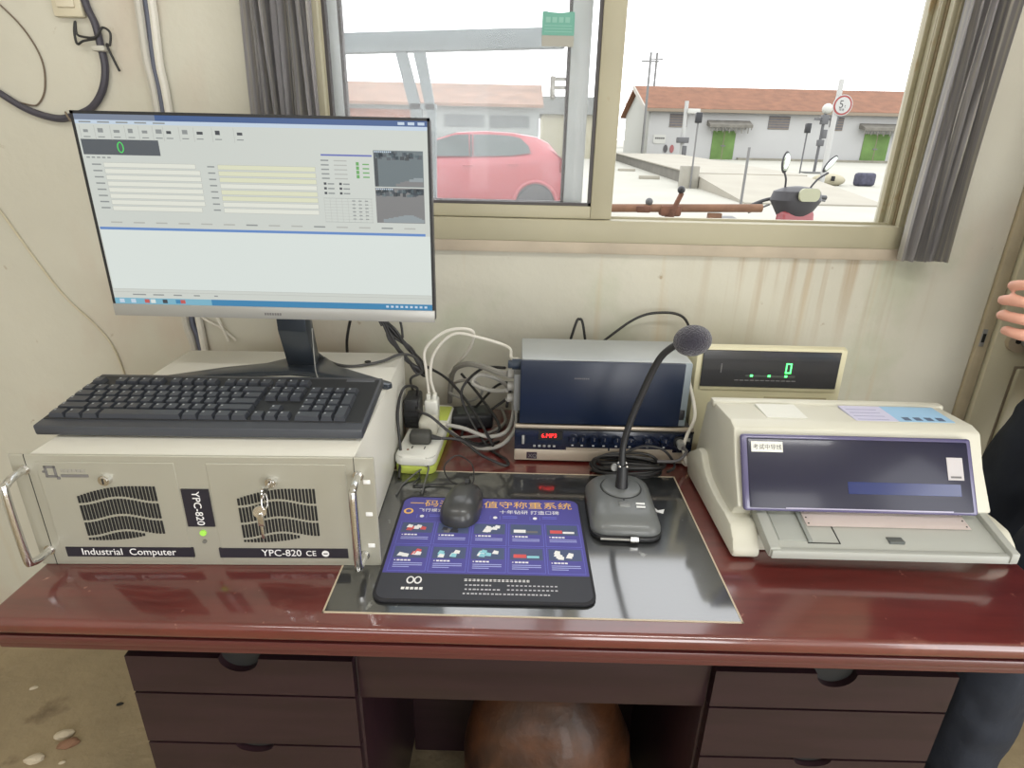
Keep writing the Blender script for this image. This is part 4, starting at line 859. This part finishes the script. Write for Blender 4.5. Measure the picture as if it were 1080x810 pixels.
# local frame: person stands right of the desk end, facing -x (towards the desk)
PX, PY = 1.81, .33
pe = thing('person', 'person in navy coat and dark trousers standing at the right end of the desk', 'person', (PX, PY, 0))
W0 = Vector((-.345, -.235, 1.115))        # wrist of the raised right hand
def chain(pts, rad): return [tuple(p) + (r,) for p, r in zip(pts, rad)], [(k, k + 1) for k in range(len(pts) - 1)]
parts_ = []
parts_.append(([(0, 0, .98, .085), (0, 0, 1.12, .095), (0, 0, 1.28, .105), (0, 0, 1.42, .09), (0, 0, 1.50, .050), (-.01, 0, 1.56, .048), (-.015, 0, 1.63, .068), (-.015, 0, 1.70, .080), (-.01, 0, 1.75, .066)], [(k, k + 1) for k in range(8)]))
parts_.append(chain([(0, -.06, 1.42), (0, -.17, 1.41), (.03, -.25, 1.22), (.0, -.27, 1.07), (-.18, -.252, 1.09), W0], (.05, .048, .040, .036, .034, .027)))
parts_.append(chain([(0, .06, 1.42), (.03, .16, 1.41), (.10, .18, 1.18), (.10, .17, .95), (.08, .16, .87), (.07, .15, .80)], (.05, .048, .040, .030, .022, .024)))
parts_.append(chain([(0, -.05, .96), (-.03, -.09, .86), (-.175, -.12, .50), (-.19, -.12, .10)], (.055, .065, .055, .040)))
parts_.append(chain([(0, .05, .98), (-.02, .09, .86), (-.09, .10, .50), (-.08, .10, .10)], (.055, .065, .055, .040)))
parts_.append(chain([W0, W0 + Vector((-.03, .004, .010)), W0 + Vector((-.055, .008, .016)), W0 + Vector((-.078, .012, .018))], (.027, .028, .030, .025)))
for dz, ln_ in ((.0345, .95), (.0115, 1.05), (-.0115, .98), (-.0335, .80)):
    k0 = W0 + Vector((-.070, .004, .018 + dz * .92))
    parts_.append(chain([k0, k0 + Vector((-.032 * ln_, .012, .003 + dz * .12)), k0 + Vector((-.044 * ln_, .034 * ln_, .002)), k0 + Vector((-.030 * ln_, .050 * ln_, -.002))], (.0098, .0086, .0080, .0070)))
parts_.append(chain([W0 + Vector((-.016, .006, .022)), W0 + Vector((-.036, .022, .050)), W0 + Vector((-.060, .036, .058)), W0 + Vector((-.080, .044, .052))], (.014, .012, .0105, .0085)))
bmj = bmesh.new()
for pts, ed in parts_:
    o = skin('limb', pts, ed, M_skin); bmj.from_mesh(o.data); me = o.data; bpy.data.objects.remove(o); bpy.data.meshes.remove(me)
def blob(c, r, sc):
    t_ = bmesh.new(); bmesh.ops.create_uvsphere(t_, u_segments=16, v_segments=12, radius=r)
    for v in t_.verts: v.co = Vector((c[0] + v.co.x * sc[0], c[1] + v.co.y * sc[1], c[2] + v.co.z * sc[2]))
    me = bpy.data.meshes.new('t'); t_.to_mesh(me); t_.free(); bmj.from_mesh(me); bpy.data.meshes.remove(me)
blob((-.02, 0, 1.68), .1, (.98, .78, 1.18)); blob((-.118, 0, 1.665), .016, (1.1, .8, 1.4)); blob((-.10, 0, 1.622), .014, (.8, 1.8, .7))
for s_ in (-1, 1): blob((-.01, .078 * s_, 1.67), .022, (.8, .4, 1.35))
me = bpy.data.meshes.new('body'); bmj.to_mesh(me); bmj.free(); bo = bpy.data.objects.new('body', me); C.objects.link(bo)
rm = bo.modifiers.new('r', 'REMESH'); rm.mode = 'VOXEL'; rm.voxel_size = .0038; rm.use_smooth_shade = True
sm_ = bo.modifiers.new('s', 'SMOOTH'); sm_.iterations = 3; sm_.factor = .5
dg = bpy.context.evaluated_depsgraph_get(); m2 = bpy.data.meshes.new_from_object(bo.evaluated_get(dg)); bo.modifiers.clear(); bo.data = m2; m2.materials.clear(); m2.materials.append(M_skin)
m2.polygons.foreach_set('use_smooth', [True] * len(m2.polygons)); bo.parent = pe
def garment(name, pieces, mt, vox=.012):
    bj = bmesh.new()
    for pts, ed in pieces:
        o = skin('piece', pts, ed, mt); bj.from_mesh(o.data); me = o.data; bpy.data.objects.remove(o); bpy.data.meshes.remove(me)
    me = bpy.data.meshes.new(name); bj.to_mesh(me); bj.free(); o = bpy.data.objects.new(name, me); C.objects.link(o)
    r = o.modifiers.new('r', 'REMESH'); r.mode = 'VOXEL'; r.voxel_size = vox; q = o.modifiers.new('s', 'SMOOTH'); q.iterations = 5
    tx = bpy.data.textures.new('folds', 'CLOUDS'); tx.noise_scale = .09; dm = o.modifiers.new('d', 'DISPLACE'); dm.texture = tx; dm.strength = .022; dm.mid_level = .5
    dg = bpy.context.evaluated_depsgraph_get(); m = bpy.data.meshes.new_from_object(o.evaluated_get(dg)); o.modifiers.clear(); o.data = m; m.materials.clear(); m.materials.append(mt)
    m.polygons.foreach_set('use_smooth', [True] * len(m.polygons)); o.parent = pe; return o
garment('coat', [chain([(0, 0, .74), (.0, 0, .90), (0, 0, 1.15), (0, 0, 1.32), (0, 0, 1.43), (0, 0, 1.53)], ((.135, .165), (.135, .165), (.125, .155), (.125, .165), (.11, .14), (.068, .068))),
    chain([(0, -.06, 1.41), (0, -.18, 1.405), (.03, -.26, 1.21), (.0, -.275, 1.07), (-.16, -.254, 1.09), (-.285, -.240, 1.108)], (.085, .082, .066, .060, .052, .044)),
    chain([(0, .06, 1.41), (.03, .17, 1.405), (.10, .19, 1.18), (.10, .18, .95), (.09, .17, .87)], (.085, .082, .064, .052, .046))], M_coat)
garment('trousers', [chain([(0, 0, .97), (0, 0, .86), (0, 0, .80)], ((.12, .14), (.12, .145), (.08, .12))),
    chain([(0, -.07, .90), (-.045, -.10, .80), (-.13, -.115, .62), (-.18, -.12, .48), (-.19, -.12, .30), (-.185, -.12, .07)], (.09, .098, .090, .082, .078, .072)),
    chain([(0, .07, .90), (-.02, .10, .80), (-.06, .105, .62), (-.09, .105, .48), (-.09, .10, .30), (-.08, .10, .07)], (.09, .098, .088, .080, .076, .072))], M_jean)
for s_, dx_ in ((-1, .18), (1, .08)):
    b = MB(); b.prism([(x - .20 - dx_, y - .045 + s_ * .11) for x, y in rr(.27, .09, .04)], 'z', 0, .075, M_shoe, .02, 3); b.build('shoe', pe)
b = MB(); bm = bmesh.new(); bmesh.ops.create_uvsphere(bm, u_segments=28, v_segments=20, radius=.108)
for v in bm.verts: v.co = Vector((v.co.x, v.co.y * .82, v.co.z * 1.12))
bmesh.ops.delete(bm, geom=[v for v in bm.verts if (v.co.z < .035 and v.co.x < .0) or v.co.z < -.07], context='VERTS'); bmesh.ops.solidify(bm, geom=bm.faces[:], thickness=.006); b.merge(bm, M_hair, T((-.012, 0, 1.69))); b.build('hair', pe, smooth=80)
for s_ in (-1, 1): MB().sph((-.104, .032 * s_, 1.690), .011, mat('eye_white', (230, 226, 220), .3), (.6, 1, .65)).sph((-.110, .032 * s_, 1.690), .0052, M_dark, (.5, 1, 1)).build('eye', pe)
MB().sph((-.109, 0, 1.622), .012, mat('lips', (170, 96, 90), .5), (.6, 2.0, .45)).build('mouth', pe)

# ================================================================== OUTDOORS
M_ow = omat(.6, 'outdoor_white_paint', (222, 222, 214), .6); M_osil = omat(.5, 'outdoor_bare_metal', (150, 150, 150), .5, metal=.4); M_otg = omat(.6, 'outdoor_grey_print', (96, 94, 94), .7)
def gz(y): return -.19 + .034 * y
M_yard = omat(0.47, 'pale_concrete_yard', (224, 222, 208), .9, var=.05, scale=.8)
b = MB(); b.quad([(-70, .87, gz(.87)), (90, .87, gz(.87)), (90, 110, gz(110)), (-70, 110, gz(110))], M_yard); o = b.build('yard_ground', smooth=0); struct(o)
M_ware = omat(0.62, 'warehouse_wall', (208, 208, 206), .9, var=.03, scale=.6); M_roof = omat(0.32, 'roof_tile_red', (190, 130, 96), .9, var=.22, scale=1.6, bump=.5, bscale=6)
layer(M_roof, (128, 92, 70), (6, 6, 6), 5, .55, .7)
M_gable = omat(0.60, 'gable_wall', (196, 196, 188), .9); M_fascia = omat(0.50, 'fascia', (176, 160, 140), .8); M_wdw = omat(0.50, 'grey_shutter', (134, 132, 136), .8, var=.12, scale=4); M_gdoor = omat(0.50, 'green_door', (134, 172, 96), .8, var=.2, scale=1.2); M_canopy = omat(0.50, 'old_canopy', (150, 146, 136), .9, var=.2, scale=3)
BY = 39.5; gb = gz(BY)
wh = thing('warehouse', 'long grey warehouse with red tiled roof and green doors across the yard', 'building', (8.62, BY, gb))
ev, rg_, dp = 4.02 - gb, 5.50 - gb, 9.0
b = MB(); b.prism([(0, -.6), (dp, -.6), (dp, ev), (dp / 2, rg_ - .1), (0, ev)], 'x', 0, 26, M_ware); b.box((-.02, 0, -.6), (.0, dp, ev), M_gable); b.prism([(0, ev), (dp, ev), (dp / 2, rg_ - .1)], 'x', -.02, 0, M_gable); b.build('warehouse_walls', wh, smooth=0)
b = MB(); b.prism([(-.45, ev - .16), (dp / 2, rg_), (dp + .45, ev - .16), (dp + .45, ev - .02), (dp / 2, rg_ + .15), (-.45, ev - .02)], 'x', -.35, 26.3, M_roof); b.build('tiled_roof', wh, smooth=0)
b = MB(); b.box((-.35, -.46, ev - .22), (26.3, -.38, ev - .04), M_fascia); b.prism([(-.45, ev - .3), (dp / 2, rg_ - .12), (dp / 2, rg_ + .16), (-.45, ev - .02)], 'x', -.42, -.33, omat(0.50, 'barge_board', (214, 208, 196), .8)); b.build('eave_board', wh, smooth=0)
K = BY + .688; 
def wxp(px): return .669 + K * ((px - 540) / 625 + .0) * 1.0
def WX(x44): return (x44 - .669) * (BY + .688) / 44.688 + .669 - 8.62
for x0, x1 in ((WX(13.98), WX(15.55)), (WX(24.43), WX(26.2))):
    b = MB(); b.box((x0, -.06, -.1), (x1, .0, 1.65), M_gdoor, .01); b.box(((x0 + x1) / 2 - .02, -.07, -.1), ((x0 + x1) / 2 + .02, -.055, 1.65), M_fascia); dd = b.build('green_door', wh)
    MB().box(((x0 + x1) / 2 - .14, -.10, .75), ((x0 + x1) / 2 + .14, -.06, .83), M_osil).build('door_bar', dd)
    b = MB(); b.prism([(-.75, 1.82), (0, 1.95), (0, 2.25), (-.75, 1.98)], 'x', x0 - .45, x1 + .75, M_canopy)
    for k in range(14): b.box((x0 - .4 + k * .19, -.72, 1.60 + .1 * math.sin(k * 3)), (x0 - .34 + k * .19, -.70, 1.84), M_canopy)
    b.build('canopy', wh)
for x0, x1, z0, z1 in ((WX(17.69), WX(19.12), 1.80, 2.55), (WX(10.9), WX(12.1), 1.80, 2.55), (WX(22.0), WX(22.8), 1.8, 2.55)):
    b = MB(); b.box((x0, -.04, z0), (x1, 0, z1), M_wdw)
    for k in range(5): b.box((x0, -.055, z0 + .02 + k * .15), (x1, -.035, z0 + .06 + k * .15), M_fascia)
    b.build('shuttered_window', wh, smooth=0)
b = MB(); b.box((WX(9.9), -.04, .85), (WX(10.75), 0, 1.35), M_ow); 
for k in range(5): b.box((WX(10.02) + k * .12, -.05, 1.10), (WX(10.02) + .09 + k * .12, -.038, 1.2), M_otg)
b.build('notice_board', wh, smooth=0)
b = MB()
for k in range(2): b.prism([(WX(10.75) + .05 + k * .40 + .13 * math.cos(a), .55 + .24 * math.sin(a)) for a in [2 * PI * i / 12 for i in range(12)]], 'y', -.05, 0, omat(0.50, 'red_mark', (196, 120, 120), .7) if k else M_otg)
b.build('wall_marks', wh, smooth=0)
b = MB(); b.box((WX(15.8), -.5, -.2), (25.5, -.1, .12), omat(0.50, 'kerb_grey', (170, 166, 150), .9, var=.15, scale=3), .02); b.build('footing', wh)

# left far building (seen through the dusty pane)
fb = thing('far_house', 'low house with mottled tiled roof seen through the dusty pane behind the car', 'building', (1.48, 28, gz(28)))
g0 = gz(28)
b = MB(); b.box((-22, 0, -.3), (0, 6, 3.25 - g0), omat(0.50, 'far_wall', (186, 192, 190), .9)); b.build('house_walls', fb, smooth=0)
b = MB(); b.prism([(-.4, 3.12 - g0), (3.0, 4.20 - g0), (6.4, 3.12 - g0), (6.4, 3.22 - g0), (3.0, 4.32 - g0), (-.4, 3.24 - g0)], 'x', -22.3, .15, omat(0.50, 'far_roof', (176, 142, 122), .9, var=.25, scale=1.4)); b.build('tiled_roof', fb, smooth=0)
for x in (-4.2, -2.2): MB().box((x, -.03, 1.55), (x + 1.75, 0, 2.05), omat(0.50, 'far_window', (120, 128, 128), .6)).build('window', fb, smooth=0)
b = MB(); b.box((-14, -.03, -.2), (-5.6, -.0, 2.2), omat(0.50, 'brick_far', (186, 130, 108), .9, var=.2, scale=2)); b.build('brick_facing', fb, smooth=0)
fw = thing('far_shed', 'cream shed with flat grey roof in the gap beside the far house', 'building', (2.1, 36, gz(36)))
MB().box((-.2, 0, -.2), (3.6, 5, 2.5), omat(0.50, 'shed_cream', (216, 210, 180), .9)).build('shed_walls', fw, smooth=0); MB().box((-.4, -.3, 2.3), (3.8, 5.2, 3.2), omat(0.50, 'shed_roof', (160, 164, 160), .9)).build('flat_roof', fw, smooth=0)
bs = thing('blue_shed', 'blue shed behind the left end of the warehouse', 'building', (11.2, 60, gz(60)))
MB().box((0, 0, -.2), (1.9, 4, 3.4), omat(0.50, 'shed_blue', (120, 140, 190), .8)).build('shed_walls', bs, smooth=0); MB().box((-.2, -.2, 3.4), (2.2, 4.2, 4.2), M_gable).build('shed_top', bs, smooth=0)

# weighbridge
M_slab = omat(0.50, 'weighbridge_concrete', (206, 200, 184), .9, var=.06, scale=1); M_slabs = omat(0.50, 'weighbridge_side', (150, 146, 136), .9, var=.12, scale=2)
wb = thing('weighbridge', 'raised concrete weighbridge platform with ramp in the yard', 'weighbridge', (6.0, 18.6, gz(18.6)))
b = MB(); b.prism([(0, -.1), (0, .36), (16, .36 + 16 * .034), (16, 16 * .034)], 'x', 0, 3.4, M_slabs); b.prism([(-.02, .36), (-.02, .40), (16, .40 + 16 * .034), (16, .36 + 16 * .034)], 'x', -.05, 3.45, M_slab); b.build('platform', wb, smooth=0)
b = MB(); b.prism([(0, -.12), (0, .38), (-4.6, -.12), (-4.6, -.25)], 'x', 0, 3.4, M_slab); b.build('ramp', wb, smooth=0)
b = MB(); b.box((-.05, -.06, -.1), (.43, .40, .62), omat(0.50, 'block_concrete', (196, 192, 178), .9, var=.06, scale=3), .02); tag(b.build('concrete_block', loc=(5.55, 18.0, gz(18))), 'square concrete block at the corner of the weighbridge ramp', 'block')
for i, (x, y, h) in enumerate(((5.2, 21.3, .12), (5.1, 25.5, .10))):
    b = MB(); b.box((-.35, -.12, -.02), (.35, .12, h), M_slab, .03); tag(b.build('kerb_stone', loc=(x, y, gz(y))), ('pale stone on the yard, nearer of two beside the weighbridge', 'pale stone on the yard, farther of two beside the weighbridge')[i], 'stone', 'stones beside the weighbridge')
def pole(name, lab, x, y, h, r, m, parts=()):
    t = thing(name, lab, 'pole', (x, y, gz(y)), 0, {'utility_pole': 'utility poles behind the yard', 'signal_post': 'signal posts on the weighbridge'}.get(name)); MB().cyl((0, 0, 0), (0, 0, h), r, m, n=14).build('pole', t)
    for nm, fn in parts:
        b = MB(); fn(b); b.build(nm, t)
    return t
M_pw = omat(0.50, 'pole_white', (226, 226, 222), .6); M_pg = omat(0.50, 'pole_grey', (150, 150, 148), .6); M_eq = omat(0.50, 'equipment_grey', (120, 120, 122), .6)
pole('card_reader_post', 'thin post with a small black box standing on the concrete block', 5.74, 17.90, 2.0, .025, M_pg, [('reader_box', lambda b: b.box((-.09, -.08, 1.78), (.09, .06, 2.06), M_black, .02))])
pole('camera_pole', 'white pole with camera and boxes in front of the warehouse left end', 10.05, 36.5, 3.15, .11, M_pw, [('camera', lambda b: b.box((.05, -.3, 2.5), (.75, -.05, 2.75), M_ow, .03)), ('signal_box', lambda b: (b.box((-.35, -.3, .95), (.3, .1, 1.25), M_eq, .03), b.box((0, -.2, .2), (.25, .1, .8), M_eq, .03)))])
sp = pole('speed_sign_post', 'slim white post carrying the round red ringed speed limit sign', 9.88, 18.5, 3.02, .075, M_pw)
b = MB(); Y_ = -.10
b.cyl((.12, Y_, 2.34), (.12, Y_ + .02, 2.34), .285, M_pw, n=40); b.cyl((.12, Y_ - .006, 2.34), (.12, Y_, 2.34), .262, omat(0.50, 'sign_red', (186, 84, 80), .6), n=40); b.cyl((.12, Y_ - .012, 2.34), (.12, Y_ - .006, 2.34), .215, M_pw, n=40)
b.text('5', .29, M_otg, T((.0, Y_ - .014, 2.27)) @ UPR); b.text('t', .12, M_otg, T((.17, Y_ - .014, 2.28)) @ UPR)
b.text('限速', .075, M_otg, T((.03, Y_ - .014, 2.195)) @ UPR); b.build('round_sign', sp, smooth=0)
pole('signal_post', 'grey post with white dome camera and dark boxes beside the speed sign', 13.45, 26.8, 2.35, .06, M_eq, [('dome_camera', lambda b: b.sph((.05, 0, 2.55), .21, M_ow)), ('cross_arm', lambda b: (b.box((-.40, -.05, 2.10), (.25, .05, 2.2), M_eq), b.box((-.12, -.12, 1.95), (.15, .12, 2.32), M_eq, .02), b.box((.30, -.12, 1.85), (.55, .12, 2.35), M_eq, .02), b.box((-.1, -.1, 1.1), (.15, .1, 1.35), M_eq, .02), b.box((.0, -.1, 1.4), (.2, .1, 1.75), M_eq, .02))), ('base_plate', lambda b: b.box((-.45, -.3, 0), (.5, .3, .07), M_pg, .01))])
pole('signal_post', 'thinner post with one dark lamp just left of the dome camera post', 12.75, 26.6, 1.95, .03, M_eq, [('lamp_box', lambda b: b.box((-.1, -.1, 1.6), (.1, .1, 1.98), M_black, .02))])
for x, y, h, r, lab in ((8.05, 38.0, 5.7, .07, 'pale utility pole standing nearest the window mullion'), (11.2, 52, 7.2, .09, 'utility pole rising behind the warehouse gable')):
    pole('utility_pole', lab, x, y, h, r, M_pg, [('cross_arm', lambda b, h=h: b.box((-.5, -.04, h - .5), (.5, .04, h - .42), M_pg))])
pole('hose_post', 'thin grey stake standing in the yard by the ramp end', 5.85, 13.8, 1.25, .03, M_pg)
# bags
b = MB(); b.box((-.32, -.18, 0), (.32, .18, .42), omat(0.50, 'bag_dark', (92, 92, 112), .8, var=.3, scale=9), .1, 3); tag(b.build('dark_bag', loc=(12.15, 20.3, gz(20.3)), rot=(0, 0, .2)), 'dark purple bag lying in the yard right of the speed sign', 'bag')
b = MB(); b.sph((0, 0, .16), .42, omat(0.50, 'sandheap', (214, 206, 178), .9), (1.3, .8, .5)); b.box((-.1, -.42, .15), (.02, -.36, .30), M_dark, .02); tag(b.build('sand_mound', loc=(10.95, 20.3, gz(20.3))), 'low pale mound between the speed sign and the dark bag', 'mound')

# rusty pipe barrier
M_rust = omat(0.50, 'rusty_steel', (160, 118, 92), .8, var=.2, scale=12); M_rust2 = omat(0.50, 'rusty_clamp', (140, 96, 76), .85, var=.3, scale=20)
rb = thing('pipe_barrier', 'rusty steel pipe rail with clamps just outside the open window', 'barrier', (1.55, 2.6, gz(2.6)))
g1 = gz(2.6); zt = 1.052 - g1
b = MB(); b.cyl((-2.2, 0, zt - .035), (.41, 0, zt + .02), .021, M_rust, n=18); b.build('pipe', rb)
b = MB(); b.box((.13, -.02, 0), (.20, .02, zt - .01), M_rust, .004); b.build('post', rb)
b = MB(); b.box((-2.0, -.02, 0), (-1.94, .02, zt - .03), M_rust, .004); b.build('post', rb)
b = MB(); b.cyl((-.13, -.03, zt - .16), (-.03, -.03, zt + .09), .013, M_rust2); b.box((-.13, -.035, zt - .03), (-.02, .035, zt + .025), M_rust2, .012); b.sph((-.035, -.03, zt + .105), .02, M_black); b.cyl((-.08, -.03, 0), (-.07, -.03, zt), .014, M_rust2); b.cyl((-.20, -.02, zt - .13), (-.06, -.02, zt - .01), .012, M_rust2); b.build('clamp', rb)
b = MB(); b.box((-.26, -.03, zt - .015), (-.18, .03, zt + .02), M_rust2, .01); b.sph((-.19, 0, zt + .04), .02, M_eq); b.build('clamp', rb)

# motor scooter
sc_ = thing('motor_scooter', 'red motor scooter with two mirrors parked outside the open window', 'scooter', (2.93, 4.6, gz(4.6)), math.radians(12))
h0 = gz(4.6)
M_sred = omat(0.50, 'scooter_red', (176, 70, 74), .35, coat=.4); M_sdk = omat(0.50, 'scooter_dark', (70, 68, 72), .5)
def wheel(b, y, r, wd=.05, z=None):
    zc = r if z is None else z
    b.lathe([(r * .62, -wd), (r * .95, -wd), (r, -wd * .5), (r, wd * .5), (r * .95, wd), (r * .62, wd)], M_black, n=30, M=T((0, y, zc)) @ R_('Y', 90)); b.lathe([(.01, -.03), (r * .63, -.02), (r * .63, .02), (.01, .03)], M_osil, n=20, M=T((0, y, zc)) @ R_('Y', 90))
b = MB(); wheel(b, -.45, .25); b.build('wheel', sc_)
b = MB(); wheel(b, .80, .25); b.build('wheel', sc_)
b = MB(); b.cyl((0, -.45, .25), (0, -.16, 1.0 - h0 - .1), .035, M_sdk); b.build('fork', sc_)
b = MB(); b.prism([(-.52, .42), (-.30, .50), (-.22, .95), (-.12, .98), (-.06, .35), (.02, .22), (.45, .22), (.50, .60), (1.0, .72), (1.05, .62), (.85, .38), (.4, .14), (-.1, .14), (-.22, .35)], 'x', -.15, .15, M_sred, .03, 3); b.build('bodywork', sc_)
b = MB(); b.prism([(.42, .70), (1.0, .80), (1.02, .74), (.45, .60)], 'x', -.14, .14, M_black, .02); b.build('saddle', sc_)
hb = 1.02 - h0
b = MB(); b.tube([(-.34, -.02, hb - .08), (-.20, -.06, hb - .02), (0, -.12, hb), (.20, -.06, hb - .01), (.32, -.01, hb - .0)], .014, M_sdk, 10, 5); b.build('handlebar', sc_)
b = MB(); b.lathe([(.03, -.20), (.10, -.12), (.155, .0), (.14, .07), (.08, .10), (.02, .11)], M_sdk, n=24, M=T((0, -.14, hb - .02)) @ Matrix.Diagonal((1.45, .9, 1, 1))); b.prism([(-.13, hb - .1), (.13, hb - .1), (.09, hb - .32), (-.05, hb - .34)], 'y', -.18, -.08, M_sdk, .02); b.build('dash_cowl', sc_)
b = MB(); b.prism([(x - .09, y) for x, y in rr(.18, .10, .04)], 'y', -.31, -.29, omat(0.50, 'dial_pale', (204, 204, 170), .4), 0, 1, T((0, 0, hb - .02)) @ R_('X', 0)); 
b.build('headlamp', sc_)
b = MB(); b.cyl((-.38, .0, hb - .105), (-.24, -.04, hb - .05), .02, M_black); b.cyl((-.36, -.05, hb - .13), (-.20, -.09, hb - .06), .008, M_eq); b.build('grip', sc_)
b = MB(); b.cyl((.22, -.05, hb), (.38, .0, hb - .01), .022, M_black); b.cyl((.18, -.10, hb - .01), (.33, -.07, hb - .03), .008, M_eq); b.build('grip', sc_)
def mirror(x0, x1, z1, wdt, tilt):
    b = MB(); b.tube([(x0, -.10, hb + .04), (x0 + (x1 - x0) * .4, -.12, hb + .14), (x1, -.12, z1 - .04)], .008, M_sdk, 8, 5)
    b.sph((0, 0, 0), 1, M_sdk, (wdt, .018, .085), 20, T((x1, -.12, z1 + .03)) @ R_('Y', tilt)); b.sph((0, 0, 0), 1, mat('mirror_glass', (206, 214, 206), .05, metal=1), (wdt * .8, .012, .070), 18, T((x1, -.132, z1 + .03)) @ R_('Y', tilt)); b.build('mirror', sc_)
mirror(-.09, -.14, hb + .24, .036, 0); mirror(.12, .27, hb + .235, .030, 40)

# cloth-covered steel beam frame just outside (blue grey)
M_beam = omat(0.50, 'blue_grey_steel', (140, 152, 156), .7, var=.12, scale=9)
bf = thing('steel_frame', 'blue grey steel crossbeam on slanted legs outside the dusty window', 'frame', (.2, 3.0, gz(3)))
g3 = gz(3)
b = MB(); b.prism([(-.95, 1.790 - g3), (.70, 1.858 - g3), (.70, 1.955 - g3), (-.95, 1.885 - g3)], 'y', -.03, .05, M_beam, .004); b.build('crossbeam', bf)
b = MB(); b.box((-1.0, -.03, 0), (-.9, .05, 1.88 - g3), M_beam, .004); b.build('leg', bf)
b = MB(); b.prism([(-.235, 1.85 - g3), (-.175, 1.85 - g3), (-.09, 1.52 - g3), (-.16, 0), (-.24, 0), (-.155, 1.52 - g3)], 'y', -.02, .03, M_beam); b.build('leg', bf)
b = MB(); b.prism([(-.135, 1.85 - g3), (-.070, 1.85 - g3), (-.015, 1.52 - g3), (-.04, 0), (-.11, 0), (-.065, 1.52 - g3)], 'y', -.02, .03, M_beam); b.box((-.16, -.02, 1.535 - g3), (-.01, .03, 1.565 - g3), M_beam); b.build('leg', bf)

# red car
car = thing('red_car', 'red hatchback car parked outside behind the dusty pane', 'car', (-.55, 10.0, gz(10.85)))
M_car = omat(0.50, 'car_red', (196, 44, 62), .3, coat=.6); M_cg = omat(0.50, 'car_glass', (120, 140, 138), .1, coat=.5)
GZ = gz(10.85)
def carsec(prof_lo, W0, W1, zs):
    pass
bm = bmesh.new()
# stations along x (rear +2.02 .. front -1.98): (x, z_bottom, z_belt, z_roof)
st = [(-1.98, .35, .55, .56), (-1.90, .22, .74, .76), (-1.55, .20, .88, .90), (-1.0, .20, .97, .99), (-.78, .20, .99, 1.03), (-.25, .20, 1.00, 1.33), (.1, .20, 1.01, 1.44), (.6, .20, 1.03, 1.47), (1.1, .20, 1.05, 1.45), (1.5, .20, 1.08, 1.39), (1.72, .22, 1.10, 1.29), (1.92, .26, 1.06, 1.07), (2.0, .40, .90, .91)]
rings = []
for x, zb, zw, zr in st:
    e_ = .78 if abs(x) > 1.9 else .85; up_ = .62 if zr - zw > .1 else .80
    pts = [(-e_ + .05, zb), (-e_, zb + .15), (-e_, zw - .12), (-e_ + .03, zw), (-up_ - .02, zw + (zr - zw) * .5), (-up_ + .08, zr - .015), (0, zr + .015)]
    full = pts + [(-y, z) for y, z in pts[-2::-1]]
    rings.append([bm.verts.new((x, y, z)) for y, z in full])
for a_, c_ in zip(rings, rings[1:]):
    n = len(a_)
    for i in range(n): bm.faces.new((a_[i], a_[(i + 1) % n], c_[(i + 1) % n], c_[i]))
bm.faces.new(rings[0]); bm.faces.new(rings[-1][::-1]); bmesh.ops.recalc_face_normals(bm, faces=bm.faces[:])
b = MB(); b.merge(bm, M_car); cb = b.build('car_body', car, smooth=50, loc=(0, .85, 0))
for lab, pts in (('side_window', [(-.62, 1.045), (-.20, 1.30), (.10, 1.39), (.34, 1.405), (.36, 1.06)]), ('side_window', [(.44, 1.06), (.42, 1.405), (.70, 1.41), (1.05, 1.395), (1.22, 1.36), (1.36, 1.24), (1.40, 1.13), (1.05, 1.08)])):
    b = MB(); bm = bmesh.new()
    def ys(z): t = max(0, min(1, (z - 1.03) / .42)); return .85 - (.85 - .035 - .03 * 0) + (.17 * t) - .02
    v0 = [bm.verts.new((x, .0 + .195 * max(0, (z - 1.02)) / .42 * .98 - .0, z)) for x, z in pts]; bm.faces.new(v0); bmesh.ops.solidify(bm, geom=bm.faces[:], thickness=.02); b.merge(bm, M_cg); b.build(lab, car, smooth=0)
b = MB(); b.box((.375, .02, 1.05), (.405, .10, 1.40), M_sdk); b.build('door_pillar', car)
def cwheel(x):
    b = MB(); b.lathe([(.19, -.1), (.30, -.1), (.31, -.07), (.31, .07), (.30, .1), (.19, .1)], M_black, n=32, M=T((x, .075, .31)) @ R_('X', 90)); b.lathe([(.01, -.07), (.2, -.07), (.2, .09), (.15, .095), (.03, .10)], M_osil, n=24, M=T((x, .075, .31)) @ R_('X', 90)); b.build('wheel', car)
    b = MB(); b.tube([(x + .365 * math.cos(a), .012, .31 + .365 * math.sin(a)) for a in [PI * k / 14 for k in range(15)]], .035, M_car, 8, 2); b.prism([(x + .345 * math.cos(a), .31 + .345 * math.sin(a)) for a in [PI * k / 14 for k in range(15)]] + [(x - .345, .19), (x + .345, .19)], 'y', -.001, .02, M_dark); b.build('wheel_arch', car)
cwheel(1.50); cwheel(-1.15)
b = MB(); b.box((.25, -.02, .90), (.42, .005, .93), M_car, .008); b.box((1.02, -.02, .93), (1.19, .005, .96), M_car, .008); b.build('door_handle', car)
b = MB(); b.box((1.90, .03, .82), (2.01, .25, 1.00), omat(0.50, 'tail_lamp', (160, 20, 24), .3), .02); b.build('tail_lamp', car)
b = MB(); b.box((-.72, -.10, .98), (-.55, .03, 1.10), M_car, .03); b.build('wing_mirror', car)
bpy.context.view_layer.update()
